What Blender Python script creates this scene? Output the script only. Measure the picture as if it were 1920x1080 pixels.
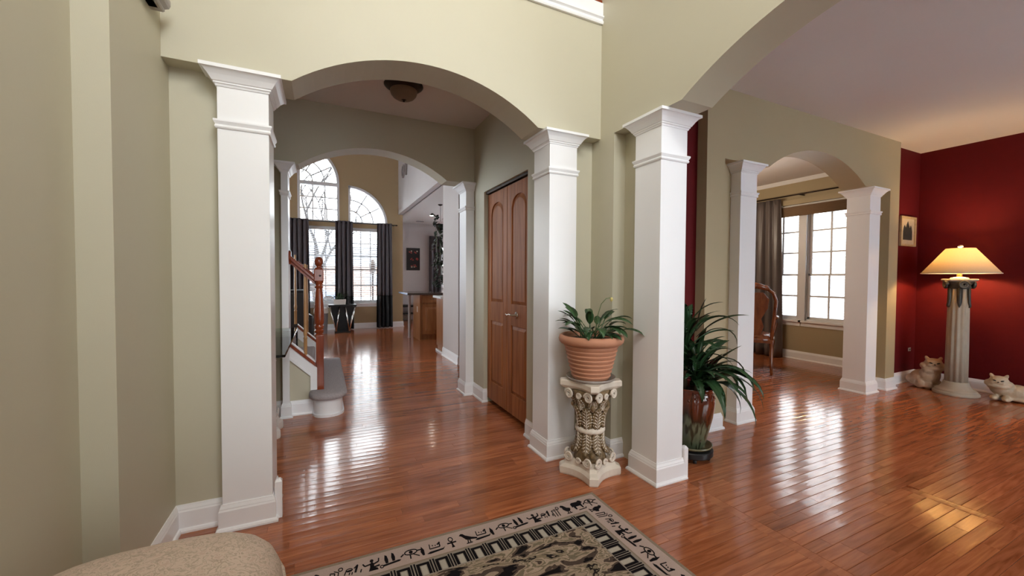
import bpy, bmesh, math, random
from mathutils import Vector, Matrix
random.seed(7)
PI = math.pi
scene = bpy.context.scene
for o in list(bpy.data.objects):
    bpy.data.objects.remove(o, do_unlink=True)
COL = scene.collection

# ------------------------------------------------------------------ camera
CAM = Vector((-1.7664, -2.2856, 1.2294))
YAW, PITCH, ROLL, FPX = math.radians(25.4021), math.radians(-1.5076), math.radians(0.3168), 747.7
_f = Vector((math.sin(YAW)*math.cos(PITCH), math.cos(YAW)*math.cos(PITCH), math.sin(PITCH)))
_r = Vector((math.cos(YAW), -math.sin(YAW), 0.0))
_u = _r.cross(_f)
_r2 = _r*math.cos(ROLL) + _u*math.sin(ROLL)
_u2 = -_r*math.sin(ROLL) + _u*math.cos(ROLL)
cd = bpy.data.cameras.new('camera')
cd.sensor_width = 36.0
cd.lens = FPX/1920*36.0
cd.clip_start = 0.05
cd.clip_end = 300
cam = bpy.data.objects.new('camera', cd)
COL.objects.link(cam)
M = Matrix((( _r2.x, _u2.x, -_f.x, CAM.x), (_r2.y, _u2.y, -_f.y, CAM.y), (_r2.z, _u2.z, -_f.z, CAM.z), (0,0,0,1)))
cam.matrix_world = M
scene.camera = cam

# ------------------------------------------------------------------ world, exposure
SKY = 5.0
CHAND = 9.5
w = bpy.data.worlds.new('overcast_sky')
scene.world = w
w.use_nodes = True
bg = w.node_tree.nodes['Background']
bg.inputs['Color'].default_value = (0.92, 0.96, 1.0, 1)
bg.inputs['Strength'].default_value = SKY
scene.view_settings.view_transform = 'Standard'
scene.view_settings.look = 'None'
scene.view_settings.gamma = 1.0
scene.view_settings.use_curve_mapping = False
scene.view_settings.exposure = 1.2
cy = scene.cycles
cy.max_bounces = 9
cy.diffuse_bounces = 6
cy.glossy_bounces = 4
cy.transmission_bounces = 6
cy.transparent_max_bounces = 14
cy.sample_clamp_indirect = 6.0
cy.caustics_reflective = False
cy.caustics_refractive = False

def portal(name, c, size, facing):
    """daylight portal filling a window opening; facing = direction into the room"""
    l = bpy.data.lights.new(name, 'AREA')
    l.shape = 'RECTANGLE'
    l.size, l.size_y = size
    l.cycles.is_portal = True
    o = bpy.data.objects.new(name, l)
    COL.objects.link(o)
    o.location = c
    o.rotation_euler = Vector(facing).to_track_quat('-Z', 'Y').to_euler()
    return o

# ------------------------------------------------------------------ materials
MATS = {}
def nt(name):
    m = bpy.data.materials.new(name)
    m.use_nodes = True
    t = m.node_tree
    return m, t, t.nodes['Principled BSDF']
def N(t, kind, **kw):
    n = t.nodes.new(kind)
    for k, v in kw.items():
        setattr(n, k, v)
    return n
def paint(name, col, rough=0.6, var=0.04, scale=9.0, bump=0.0, bscale=180.0, metal=0.0, spec=0.5, stretch=None, coat=0.0):
    m, t, b = nt(name)
    tc = N(t, 'ShaderNodeTexCoord')
    src = tc.outputs['Object']
    if stretch:
        mp = N(t, 'ShaderNodeMapping'); mp.inputs['Scale'].default_value = stretch
        t.links.new(src, mp.inputs['Vector']); src = mp.outputs['Vector']
    ns = N(t, 'ShaderNodeTexNoise'); ns.inputs['Scale'].default_value = scale; ns.inputs['Detail'].default_value = 4
    t.links.new(src, ns.inputs['Vector'])
    mx = N(t, 'ShaderNodeMix', data_type='RGBA')
    mx.inputs[6].default_value = tuple(max(0, c*(1-var)) for c in col) + (1,)
    mx.inputs[7].default_value = tuple(min(1, c*(1+var)) for c in col) + (1,)
    t.links.new(ns.outputs['Fac'], mx.inputs[0])
    t.links.new(mx.outputs[2], b.inputs['Base Color'])
    b.inputs['Roughness'].default_value = rough
    b.inputs['Metallic'].default_value = metal
    b.inputs['Specular IOR Level'].default_value = spec
    b.inputs['Coat Weight'].default_value = coat
    if bump:
        n2 = N(t, 'ShaderNodeTexNoise'); n2.inputs['Scale'].default_value = bscale; n2.inputs['Detail'].default_value = 3
        t.links.new(src, n2.inputs['Vector'])
        bp = N(t, 'ShaderNodeBump'); bp.inputs['Strength'].default_value = bump; bp.inputs['Distance'].default_value = 0.01
        t.links.new(n2.outputs['Fac'], bp.inputs['Height'])
        t.links.new(bp.outputs['Normal'], b.inputs['Normal'])
    MATS[name] = m
    return m
def wood(name, dark, light, rough=0.3, scale=3.0, stretch=(1, 14, 14), wave=True, coat=0.3, bump=0.02, spec=0.5):
    m, t, b = nt(name)
    tc = N(t, 'ShaderNodeTexCoord')
    mp = N(t, 'ShaderNodeMapping'); mp.inputs['Scale'].default_value = stretch
    t.links.new(tc.outputs['Object'], mp.inputs['Vector'])
    ns = N(t, 'ShaderNodeTexNoise'); ns.inputs['Scale'].default_value = scale; ns.inputs['Detail'].default_value = 6
    ns.inputs['Distortion'].default_value = 0.6
    t.links.new(mp.outputs['Vector'], ns.inputs['Vector'])
    rp = N(t, 'ShaderNodeValToRGB')
    rp.color_ramp.elements[0].position = 0.32; rp.color_ramp.elements[0].color = dark + (1,)
    rp.color_ramp.elements[1].position = 0.68; rp.color_ramp.elements[1].color = light + (1,)
    t.links.new(ns.outputs['Fac'], rp.inputs['Fac'])
    t.links.new(rp.outputs['Color'], b.inputs['Base Color'])
    b.inputs['Roughness'].default_value = rough
    b.inputs['Coat Weight'].default_value = coat
    b.inputs['Specular IOR Level'].default_value = spec
    b.inputs['Coat Roughness'].default_value = 0.12
    bp = N(t, 'ShaderNodeBump'); bp.inputs['Strength'].default_value = bump; bp.inputs['Distance'].default_value = 0.004
    t.links.new(ns.outputs['Fac'], bp.inputs['Height'])
    t.links.new(bp.outputs['Normal'], b.inputs['Normal'])
    MATS[name] = m
    return m
def floor_mat(name, rnd):
    m, t, b = nt(name)
    if rnd == 'object':
        r = N(t, 'ShaderNodeObjectInfo').outputs['Random']
    else:
        r = N(t, 'ShaderNodeNewGeometry').outputs['Random Per Island']
    g = N(t, 'ShaderNodeNewGeometry')
    mp = N(t, 'ShaderNodeMapping'); mp.inputs['Scale'].default_value = (2.2, 34, 1)
    t.links.new(g.outputs['Position'], mp.inputs['Vector'])
    cb = N(t, 'ShaderNodeCombineXYZ')
    ml = N(t, 'ShaderNodeMath', operation='MULTIPLY'); ml.inputs[1].default_value = 37.0
    t.links.new(r, ml.inputs[0]); t.links.new(ml.outputs[0], cb.inputs['X']); t.links.new(ml.outputs[0], cb.inputs['Z'])
    ad = N(t, 'ShaderNodeVectorMath', operation='ADD')
    t.links.new(mp.outputs['Vector'], ad.inputs[0]); t.links.new(cb.outputs[0], ad.inputs[1])
    ns = N(t, 'ShaderNodeTexNoise'); ns.inputs['Scale'].default_value = 1.4; ns.inputs['Detail'].default_value = 7; ns.inputs['Distortion'].default_value = 0.9
    t.links.new(ad.outputs[0], ns.inputs['Vector'])
    rp = N(t, 'ShaderNodeValToRGB')
    e = rp.color_ramp.elements
    e[0].position = 0.25; e[0].color = (0.255, 0.068, 0.025, 1)
    e[1].position = 0.72; e[1].color = (0.52, 0.18, 0.075, 1)
    t.links.new(ns.outputs['Fac'], rp.inputs['Fac'])
    r2 = N(t, 'ShaderNodeValToRGB')
    e = r2.color_ramp.elements
    e[0].position = 0.0; e[0].color = (0.74, 0.70, 0.68, 1)
    e[1].position = 1.0; e[1].color = (1.10, 1.08, 1.04, 1)
    e2 = r2.color_ramp.elements.new(0.25); e2.color = (0.88, 0.86, 0.84, 1)
    t.links.new(r, r2.inputs['Fac'])
    mx = N(t, 'ShaderNodeMix', data_type='RGBA', blend_type='MULTIPLY'); mx.inputs[0].default_value = 1.0
    t.links.new(rp.outputs['Color'], mx.inputs[6]); t.links.new(r2.outputs['Color'], mx.inputs[7])
    t.links.new(mx.outputs[2], b.inputs['Base Color'])
    b.inputs['Roughness'].default_value = 0.17
    b.inputs['Specular IOR Level'].default_value = 0.5
    b.inputs['Coat Weight'].default_value = 0.35
    b.inputs['Coat Roughness'].default_value = 0.06
    n2 = N(t, 'ShaderNodeTexNoise'); n2.inputs['Scale'].default_value = 26; n2.inputs['Detail'].default_value = 2
    t.links.new(g.outputs['Position'], n2.inputs['Vector'])
    bp = N(t, 'ShaderNodeBump'); bp.inputs['Strength'].default_value = 0.028; bp.inputs['Distance'].default_value = 0.01
    t.links.new(n2.outputs['Fac'], bp.inputs['Height'])
    t.links.new(bp.outputs['Normal'], b.inputs['Normal'])
    t.links.new(bp.outputs['Normal'], b.inputs['Coat Normal'])
    MATS[name] = m
    return m
def glass_mat(name, tint=(0.96, 0.98, 0.98), refl=0.08):
    m = bpy.data.materials.new(name); m.use_nodes = True
    t = m.node_tree; t.nodes.clear()
    out = N(t, 'ShaderNodeOutputMaterial')
    tr = N(t, 'ShaderNodeBsdfTransparent'); tr.inputs['Color'].default_value = tint + (1,)
    gl = N(t, 'ShaderNodeBsdfGlossy'); gl.inputs['Roughness'].default_value = 0.02
    fr = N(t, 'ShaderNodeFresnel'); fr.inputs['IOR'].default_value = 1.45
    mx = N(t, 'ShaderNodeMixShader')
    t.links.new(fr.outputs[0], mx.inputs[0]); t.links.new(tr.outputs[0], mx.inputs[1]); t.links.new(gl.outputs[0], mx.inputs[2])
    t.links.new(mx.outputs[0], out.inputs['Surface'])
    MATS[name] = m
    return m
def emit(name, col, s):
    m, t, b = nt(name)
    b.inputs['Base Color'].default_value = col + (1,)
    b.inputs['Emission Color'].default_value = col + (1,)
    b.inputs['Emission Strength'].default_value = s
    MATS[name] = m
    return m

paint('wall_sage', (0.53, 0.497, 0.382), 0.55, 0.025, 3, 0.03, 260)
paint('wall_tan', (0.44, 0.325, 0.185), 0.6, 0.03, 3, 0.03, 260)
paint('wall_lilac', (0.55, 0.50, 0.49), 0.6, 0.03, 3, 0.03, 260)
paint('wall_olive', (0.40, 0.325, 0.20), 0.6, 0.03, 3, 0.03, 260)
paint('wall_red', (0.100, 0.0030, 0.0045), 0.7, spec=0.2, var=0.10, scale=14, bump=0.06, bscale=120)
paint('ceiling_white', (0.74, 0.70, 0.68), 0.8, 0.02, 3)
paint('white_trim', (0.86, 0.86, 0.88), 0.32, 0.015, 5)
paint('window_white', (0.74, 0.74, 0.76), 0.4, 0.02, 5)
paint('siding_white', (0.80, 0.80, 0.80), 0.6, 0.04, 3)
floor_mat('oak_plank', 'object')
floor_mat('oak_plank_joined', 'island')
wood('oak_door', (0.26, 0.085, 0.028), (0.44, 0.165, 0.06), 0.5, 2.2, (10, 10, 0.7), coat=0.0, spec=0.22)
wood('oak_cabinet', (0.24, 0.085, 0.025), (0.36, 0.15, 0.055), 0.4, 2.2, (10, 10, 0.8))
wood('cherry_rail', (0.17, 0.028, 0.009), (0.29, 0.058, 0.018), 0.22, 3, (10, 10, 1.0))
wood('oak_baluster', (0.38, 0.19, 0.07), (0.52, 0.29, 0.12), 0.35, 3, (10, 10, 1.0))
wood('carved_mahogany', (0.10, 0.022, 0.008), (0.24, 0.07, 0.022), 0.25, 6, (3, 3, 1.0))
paint('carpet_grey', (0.50, 0.455, 0.465), 0.95, 0.35, 90, 1.0, 220, spec=0.1)
paint('terracotta', (0.50, 0.23, 0.135), 0.75, 0.18, 7, 0.15, 60)
paint('soil', (0.05, 0.032, 0.02), 0.95, 0.5, 60, 0.8, 80)
paint('leaf_green', (0.022, 0.062, 0.022), 0.35, 0.45, 6)
paint('leaf_lily', (0.035, 0.085, 0.028), 0.35, 0.4, 8)
paint('leaf_dark', (0.012, 0.022, 0.010), 0.5, 0.4, 8)
paint('stem_green', (0.08, 0.13, 0.04), 0.5, 0.3, 8)
paint('cane', (0.20, 0.15, 0.09), 0.8, 0.4, 20)
paint('bud', (0.55, 0.46, 0.16), 0.5, 0.2, 20)
paint('plaster_cream', (0.70, 0.62, 0.53), 0.6, 0.10, 12, 0.1, 50)
paint('plaster_white', (0.68, 0.64, 0.60), 0.6, 0.08, 12, 0.1, 50)
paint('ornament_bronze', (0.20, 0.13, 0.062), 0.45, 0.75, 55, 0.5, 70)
paint('clear_plastic', (0.35, 0.30, 0.27), 0.15, 0.05, 5)
paint('black_plastic', (0.012, 0.012, 0.013), 0.4, 0.1, 5)
paint('black_leather', (0.012, 0.010, 0.011), 0.35, 0.2, 30, 0.2, 150)
paint('black_metal', (0.012, 0.011, 0.011), 0.35, 0.1, 5, metal=0.6)
paint('bronze', (0.035, 0.022, 0.016), 0.4, 0.1, 5, metal=0.7)
paint('chrome', (0.72, 0.70, 0.68), 0.15, 0.02, 5, metal=1.0)
paint('nickel', (0.55, 0.49, 0.43), 0.25, 0.02, 5, metal=1.0)
paint('curtain_grey', (0.085, 0.072, 0.082), 0.75, 0.12, 8, 0.2, 200)
paint('curtain_black', (0.006, 0.006, 0.007), 0.7, 0.12, 8, 0.2, 200)
paint('curtain_satin', (0.125, 0.104, 0.100), 0.36, 0.10, 5, 0.05, 80)
paint('bamboo', (0.25, 0.155, 0.085), 0.7, 0.5, 6, 0.3, 40, stretch=(3, 1, 90))
paint('light_gap_pale', (0.60, 0.58, 0.52), 0.6, 0.05, 6)  # pale tone painted as the bright gap above the bamboo slats
paint('granite', (0.10, 0.075, 0.065), 0.12, 0.6, 120)
paint('counter_white', (0.75, 0.74, 0.73), 0.25, 0.05, 30)
paint('frosted_amber', (0.20, 0.14, 0.09), 0.45, 0.12, 12)
paint('lamp_stone', (0.38, 0.33, 0.265), 0.7, 0.15, 12, 0.1, 60)
paint('lamp_capital', (0.045, 0.043, 0.040), 0.5, 0.5, 20, 0.2, 60)
paint('brass', (0.55, 0.40, 0.16), 0.3, 0.05, 6, metal=1.0)
paint('cat_ceramic', (0.50, 0.37, 0.26), 0.55, 0.3, 14, 0.5, 45)
paint('cat_ceramic_pale', (0.54, 0.43, 0.31), 0.5, 0.3, 14, 0.5, 45)
paint('black_paint', (0.008, 0.006, 0.006), 0.4, 0.1, 5)
paint('frame_gold', (0.45, 0.33, 0.18), 0.5, 0.3, 30)
paint('mat_parchment', (0.50, 0.40, 0.27), 0.8, 0.15, 20)
paint('ink_dark', (0.03, 0.024, 0.02), 0.8, 0.3, 20)
paint('petal_red', (0.42, 0.06, 0.05), 0.7, 0.3, 30)
paint('petal_cream', (0.55, 0.45, 0.36), 0.7, 0.3, 30)
paint('outlet_plate', (0.55, 0.50, 0.46), 0.4, 0.05, 20)
paint('grey_metal', (0.36, 0.33, 0.33), 0.4, 0.06, 10, metal=0.3)
paint('bin_grey', (0.20, 0.18, 0.19), 0.5, 0.06, 10)
paint('snow', (0.80, 0.82, 0.86), 0.9, 0.05, 1)
paint('bark', (0.030, 0.026, 0.026), 0.95, 0.4, 12)
paint('brick_far', (0.40, 0.27, 0.22), 0.9, 0.2, 6)
paint('roof_far', (0.30, 0.31, 0.34), 0.9, 0.2, 6)
paint('car_blue', (0.18, 0.22, 0.32), 0.3, 0.05, 3)
paint('rug_edge', (0.30, 0.235, 0.175), 0.95, 0.22, 160, 0.5, 400, spec=0.05)
paint('rug_pink', (0.51, 0.392, 0.35), 0.95, 0.16, 220, 0.5, 400, spec=0.05)
paint('rug_inset', (0.50, 0.455, 0.39), 0.95, 0.18, 220, 0.5, 400, spec=0.05)
paint('rug_pale', (0.34, 0.29, 0.245), 0.95, 0.18, 220, 0.5, 400, spec=0.05)
paint('rug_black', (0.012, 0.010, 0.012), 0.95, 0.5, 220, 0.5, 400, spec=0.05)
paint('rug_tan', (0.215, 0.165, 0.115), 0.95, 0.3, 90, 0.5, 400, spec=0.05)
paint('rug_brown', (0.105, 0.072, 0.055), 0.95, 0.35, 90, 0.5, 400, spec=0.05)
paint('rug_olive', (0.16, 0.135, 0.09), 0.95, 0.35, 90, 0.5, 400, spec=0.05)
glass_mat('window_glass')
glass_mat('table_glass', (0.86, 0.95, 0.91))
emit('downlight_glow', (1.0, 0.90, 0.75), 25.0)

def fabric_floral():
    m, t, b = nt('floral_upholstery')
    tc = N(t, 'ShaderNodeTexCoord')
    ns = N(t, 'ShaderNodeTexNoise'); ns.inputs['Scale'].default_value = 40; ns.inputs['Detail'].default_value = 3; ns.inputs['Distortion'].default_value = 2.2
    t.links.new(tc.outputs['Object'], ns.inputs['Vector'])
    rp = N(t, 'ShaderNodeValToRGB'); e = rp.color_ramp.elements
    e[0].position = 0.50; e[0].color = (0.60, 0.475, 0.385, 1)
    e[1].position = 0.545; e[1].color = (0.40, 0.315, 0.245, 1)
    k = rp.color_ramp.elements.new(0.60); k.color = (0.47, 0.38, 0.295, 1)
    k = rp.color_ramp.elements.new(0.64); k.color = (0.59, 0.47, 0.38, 1)
    k = rp.color_ramp.elements.new(0.40); k.color = (0.60, 0.47, 0.385, 1)
    k = rp.color_ramp.elements.new(0.37); k.color = (0.54, 0.405, 0.325, 1)
    t.links.new(ns.outputs['Fac'], rp.inputs['Fac'])
    t.links.new(rp.outputs['Color'], b.inputs['Base Color'])
    b.inputs['Roughness'].default_value = 0.85
    n2 = N(t, 'ShaderNodeTexNoise'); n2.inputs['Scale'].default_value = 500
    t.links.new(tc.outputs['Object'], n2.inputs['Vector'])
    bp = N(t, 'ShaderNodeBump'); bp.inputs['Strength'].default_value = 0.25; bp.inputs['Distance'].default_value = 0.004
    t.links.new(n2.outputs['Fac'], bp.inputs['Height']); t.links.new(bp.outputs['Normal'], b.inputs['Normal'])
    MATS['floral_upholstery'] = m
fabric_floral()
def rug_field():
    m, t, b = nt('rug_field')
    tc = N(t, 'ShaderNodeTexCoord')
    mp = N(t, 'ShaderNodeMapping'); mp.inputs['Scale'].default_value = (4.0, 9.0, 1); mp.inputs['Rotation'].default_value = (0, 0, 0.6)
    t.links.new(tc.outputs['Object'], mp.inputs['Vector'])
    ns = N(t, 'ShaderNodeTexNoise'); ns.inputs['Scale'].default_value = 1.5; ns.inputs['Detail'].default_value = 3.0; ns.inputs['Distortion'].default_value = 0.8
    t.links.new(mp.outputs['Vector'], ns.inputs['Vector'])
    rp = N(t, 'ShaderNodeValToRGB'); rp.color_ramp.interpolation = 'CONSTANT'
    e = rp.color_ramp.elements
    e[0].position = 0.0; e[0].color = (0.012, 0.010, 0.011, 1)
    e[1].position = 0.40; e[1].color = (0.085, 0.060, 0.048, 1)
    for ps, c in ((0.45, (0.36, 0.275, 0.205)), (0.50, (0.19, 0.155, 0.105)), (0.535, (0.42, 0.32, 0.245)), (0.57, (0.24, 0.19, 0.13)), (0.62, (0.02, 0.016, 0.016)), (0.66, (0.3, 0.23, 0.17))):
        k = rp.color_ramp.elements.new(ps); k.color = c + (1,)
    t.links.new(ns.outputs['Fac'], rp.inputs['Fac'])
    n2 = N(t, 'ShaderNodeTexNoise'); n2.inputs['Scale'].default_value = 260
    t.links.new(tc.outputs['Object'], n2.inputs['Vector'])
    mx = N(t, 'ShaderNodeMix', data_type='RGBA', blend_type='OVERLAY'); mx.inputs[0].default_value = 0.5
    t.links.new(rp.outputs['Color'], mx.inputs[6]); t.links.new(n2.outputs['Fac'], mx.inputs[7])
    t.links.new(mx.outputs[2], b.inputs['Base Color'])
    b.inputs['Roughness'].default_value = 0.95; b.inputs['Specular IOR Level'].default_value = 0.05
    MATS['rug_field'] = m
rug_field()
def glaze():
    m, t, b = nt('drip_glaze')
    tc = N(t, 'ShaderNodeTexCoord')
    sp = N(t, 'ShaderNodeSeparateXYZ'); t.links.new(tc.outputs['Object'], sp.inputs[0])
    mp = N(t, 'ShaderNodeMapping'); mp.inputs['Scale'].default_value = (26, 26, 1.2)
    t.links.new(tc.outputs['Object'], mp.inputs['Vector'])
    ns = N(t, 'ShaderNodeTexNoise'); ns.inputs['Scale'].default_value = 1.0; ns.inputs['Detail'].default_value = 3
    t.links.new(mp.outputs['Vector'], ns.inputs['Vector'])
    ml = N(t, 'ShaderNodeMath', operation='MULTIPLY_ADD'); ml.inputs[1].default_value = 0.30; ml.inputs[2].default_value = -0.15
    t.links.new(ns.outputs['Fac'], ml.inputs[0])
    ad = N(t, 'ShaderNodeMath', operation='ADD'); t.links.new(sp.outputs['Z'], ad.inputs[0]); t.links.new(ml.outputs[0], ad.inputs[1])
    mr = N(t, 'ShaderNodeMapRange'); mr.inputs['From Min'].default_value = 0.09; mr.inputs['From Max'].default_value = 0.49
    t.links.new(ad.outputs[0], mr.inputs['Value'])
    rp = N(t, 'ShaderNodeValToRGB'); e = rp.color_ramp.elements
    e[0].position = 0.0; e[0].color = (0.075, 0.095, 0.055, 1)
    e[1].position = 1.0; e[1].color = (0.17, 0.034, 0.014, 1)
    for ps, c in ((0.38, (0.15, 0.165, 0.105)), (0.50, (0.04, 0.022, 0.012)), (0.60, (0.085, 0.024, 0.010)), (0.8, (0.15, 0.033, 0.012))):
        k = rp.color_ramp.elements.new(ps); k.color = c + (1,)
    t.links.new(mr.outputs[0], rp.inputs['Fac'])
    m2 = N(t, 'ShaderNodeMapping'); m2.inputs['Scale'].default_value = (46, 46, 0.8); t.links.new(tc.outputs['Object'], m2.inputs['Vector'])
    n3 = N(t, 'ShaderNodeTexNoise'); n3.inputs['Scale'].default_value = 1.0; n3.inputs['Detail'].default_value = 1; t.links.new(m2.outputs['Vector'], n3.inputs['Vector'])
    r3 = N(t, 'ShaderNodeValToRGB'); r3.color_ramp.elements[0].position = 0.36; r3.color_ramp.elements[0].color = (0.22, 0.16, 0.12, 1); r3.color_ramp.elements[1].position = 0.47; r3.color_ramp.elements[1].color = (1, 1, 1, 1)
    t.links.new(n3.outputs['Fac'], r3.inputs['Fac'])
    mm = N(t, 'ShaderNodeMix', data_type='RGBA', blend_type='MULTIPLY'); mm.inputs[0].default_value = 0.9
    t.links.new(rp.outputs['Color'], mm.inputs[6]); t.links.new(r3.outputs['Color'], mm.inputs[7])
    t.links.new(mm.outputs[2], b.inputs['Base Color'])
    b.inputs['Roughness'].default_value = 0.12; b.inputs['Coat Weight'].default_value = 0.5
    MATS['drip_glaze'] = m
    paint('saucer_glaze', (0.17, 0.155, 0.09), 0.2, 0.2, 10, coat=0.4)
glaze()
def shade_mat():
    m = bpy.data.materials.new('lamp_shade_cloth'); m.use_nodes = True
    t = m.node_tree; t.nodes.clear()
    out = N(t, 'ShaderNodeOutputMaterial')
    tc = N(t, 'ShaderNodeTexCoord')
    ns = N(t, 'ShaderNodeTexNoise'); ns.inputs['Scale'].default_value = 120
    t.links.new(tc.outputs['Object'], ns.inputs['Vector'])
    mxc = N(t, 'ShaderNodeMix', data_type='RGBA'); mxc.inputs[6].default_value = (0.74, 0.62, 0.42, 1); mxc.inputs[7].default_value = (0.82, 0.70, 0.50, 1)
    t.links.new(ns.outputs['Fac'], mxc.inputs[0])
    df = N(t, 'ShaderNodeBsdfDiffuse'); tl = N(t, 'ShaderNodeBsdfTranslucent')
    t.links.new(mxc.outputs[2], df.inputs['Color']); t.links.new(mxc.outputs[2], tl.inputs['Color'])
    mx = N(t, 'ShaderNodeMixShader'); mx.inputs[0].default_value = 0.34
    t.links.new(df.outputs[0], mx.inputs[1]); t.links.new(tl.outputs[0], mx.inputs[2]); t.links.new(mx.outputs[0], out.inputs['Surface'])
    MATS['lamp_shade_cloth'] = m
shade_mat()

# ------------------------------------------------------------------ mesh helpers
class MB:
    def __init__(s): s.v = []; s.f = []
    def add(s, vs, fs):
        o = len(s.v); s.v += [tuple(q) for q in vs]; s.f += [tuple(i+o for i in f) for f in fs]; return s
    def box(s, x0, x1, y0, y1, z0, z1):
        x0, x1 = min(x0, x1), max(x0, x1); y0, y1 = min(y0, y1), max(y0, y1); z0, z1 = min(z0, z1), max(z0, z1)
        return s.add([(x0,y0,z0),(x1,y0,z0),(x1,y1,z0),(x0,y1,z0),(x0,y0,z1),(x1,y0,z1),(x1,y1,z1),(x0,y1,z1)],
                     [(0,3,2,1),(4,5,6,7),(0,1,5,4),(1,2,6,5),(2,3,7,6),(3,0,4,7)])
    def prism(s, poly, axis, a, b):
        """poly: 2D outline; axis 'y' -> (x,z), 'x' -> (y,z), 'z' -> (x,y)"""
        def P(q, d):
            return {'y': (q[0], d, q[1]), 'x': (d, q[0], q[1]), 'z': (q[0], q[1], d)}[axis]
        n = len(poly)
        vs = [P(q, a) for q in poly] + [P(q, b) for q in poly]
        fs = [tuple(range(n)), tuple(range(2*n-1, n-1, -1))]
        fs += [(i, i+n, (i+1) % n + n, (i+1) % n) for i in range(n)]
        return s.add(vs, fs)
    def rings(s, rings, cap=True, closed=True):
        n = len(rings[0]); vs = [q for r in rings for q in r]; fs = []
        for k in range(len(rings)-1):
            for i in range(n if closed else n-1):
                j = (i+1) % n
                fs.append((k*n+i, k*n+j, (k+1)*n+j, (k+1)*n+i))
        if cap:
            fs.append(tuple(range(n-1, -1, -1))); m = (len(rings)-1)*n
            fs.append(tuple(range(m, m+n)))
        return s.add(vs, fs)
    def lathe(s, prof, n=28, c=(0, 0, 0), cap=True, flute=0, fl=0.0):
        rs = []
        for r, z in prof:
            ring = []
            for i in range(n):
                a = 2*PI*i/n
                rr = r*(1 - (fl*(0.5+0.5*math.cos(a*flute)) if flute else 0))
                ring.append((c[0]+rr*math.cos(a), c[1]+rr*math.sin(a), c[2]+z))
            rs.append(ring)
        return s.rings(rs, cap)
    def tube(s, pts, rad, n=8, cap=True):
        pts = [Vector(q) for q in pts]
        if not isinstance(rad, (list, tuple)): rad = [rad]*len(pts)
        rs = []; up = Vector((0.13, 0.21, 1)).normalized()
        d0 = (pts[1]-pts[0]).normalized()
        x = d0.cross(up)
        if x.length < 1e-3: x = d0.cross(Vector((1, 0, 0)))
        x.normalize()
        for i, q in enumerate(pts):
            d = (pts[min(i+1, len(pts)-1)] - pts[max(i-1, 0)])
            if d.length < 1e-9: d = d0
            d.normalize()
            x = (x - d*x.dot(d)).normalized(); y = d.cross(x)
            rs.append([tuple(q + (x*math.cos(2*PI*k/n) + y*math.sin(2*PI*k/n))*rad[i]) for k in range(n)])
        return s.rings(rs, cap)
    def ell(s, c, r, n=16, m=10, rot=None):
        vs = []; fs = []
        for j in range(1, m):
            ph = PI*j/m
            for i in range(n):
                a = 2*PI*i/n
                q = Vector((r[0]*math.sin(ph)*math.cos(a), r[1]*math.sin(ph)*math.sin(a), r[2]*math.cos(ph)))
                if rot: q = rot @ q
                vs.append((c[0]+q.x, c[1]+q.y, c[2]+q.z))
        t = Vector((0, 0, r[2])); 
        if rot: t = rot @ t
        vs += [(c[0]+t.x, c[1]+t.y, c[2]+t.z), (c[0]-t.x, c[1]-t.y, c[2]-t.z)]
        T = len(vs)-2
        for j in range(m-2):
            for i in range(n):
                k = (i+1) % n
                fs.append((j*n+i, (j+1)*n+i, (j+1)*n+k, j*n+k))
        for i in range(n):
            k = (i+1) % n
            fs.append((T, i, k)); fs.append((T+1, (m-2)*n+k, (m-2)*n+i))
        return s.add(vs, fs)
    def mesh(s, name, smooth=False):
        me = bpy.data.meshes.new(name)
        me.from_pydata(s.v, [], s.f)
        bm = bmesh.new(); bm.from_mesh(me)
        bmesh.ops.recalc_face_normals(bm, faces=bm.faces)
        bm.to_mesh(me); bm.free()
        if smooth:
            for p in me.polygons: p.use_smooth = True
        return me

def link(name, me, mat, parent=None):
    o = bpy.data.objects.new(name, me)
    COL.objects.link(o)
    if mat and not me.materials: me.materials.append(MATS[mat])
    if parent: o.parent = parent
    return o
def obj(name, mb, mat, parent=None, smooth=False, bevel=0.0, label=None, autosmooth=None):
    me = mb.mesh(name, smooth or autosmooth is not None)
    o = link(name, me, mat, parent)
    if autosmooth is not None:
        sharp_edges(me, autosmooth)
    if bevel:
        b = o.modifiers.new('bevel', 'BEVEL'); b.width = bevel; b.segments = 2; b.limit_method = 'ANGLE'; b.angle_limit = math.radians(40)
    if label: o['label'] = label
    return o
def sharp_edges(me, deg):
    bm = bmesh.new(); bm.from_mesh(me)
    for e in bm.edges:
        if len(e.link_faces) == 2 and e.calc_face_angle(0) > math.radians(deg): e.smooth = False
    bm.to_mesh(me); bm.free()
def tag(o, label, cat, group=None, kind=None):
    o['label'] = label; o['category'] = cat
    if group: o['group'] = group
    if kind: o['kind'] = kind
    return o
def thing(name, label, cat, loc=(0, 0, 0), rz=0.0, group=None):
    o = bpy.data.objects.new(name, None); o.empty_display_size = 0.1
    COL.objects.link(o); o.location = loc; o.rotation_euler = (0, 0, rz)
    return tag(o, label, cat, group)
def struct(name, mb, mat, label, cat, parent=None, **kw):
    o = obj(name, mb, mat, parent, **kw)
    if parent is None: tag(o, label, cat, None, 'structure')
    return o
def B(*a): return MB().box(*a)

# ------------------------------------------------------------------ fitted dimensions of the house
S = 2.200            # soffit / capital top
H = 2.760            # ceilings
XL, XS, YS = -2.407, -2.503, -0.477
REC = 0.097          # recess beside the columns
TH = 0.24            # thick arch walls
FZ = 5.40            # foyer ceiling
XH = -0.338          # closet wall of the hall
Y2 = 1.65            # second arch
Y3 = 7.81            # great-room window wall
XR = 4.80            # red side wall
XK = -0.075          # wall above kitchen

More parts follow.
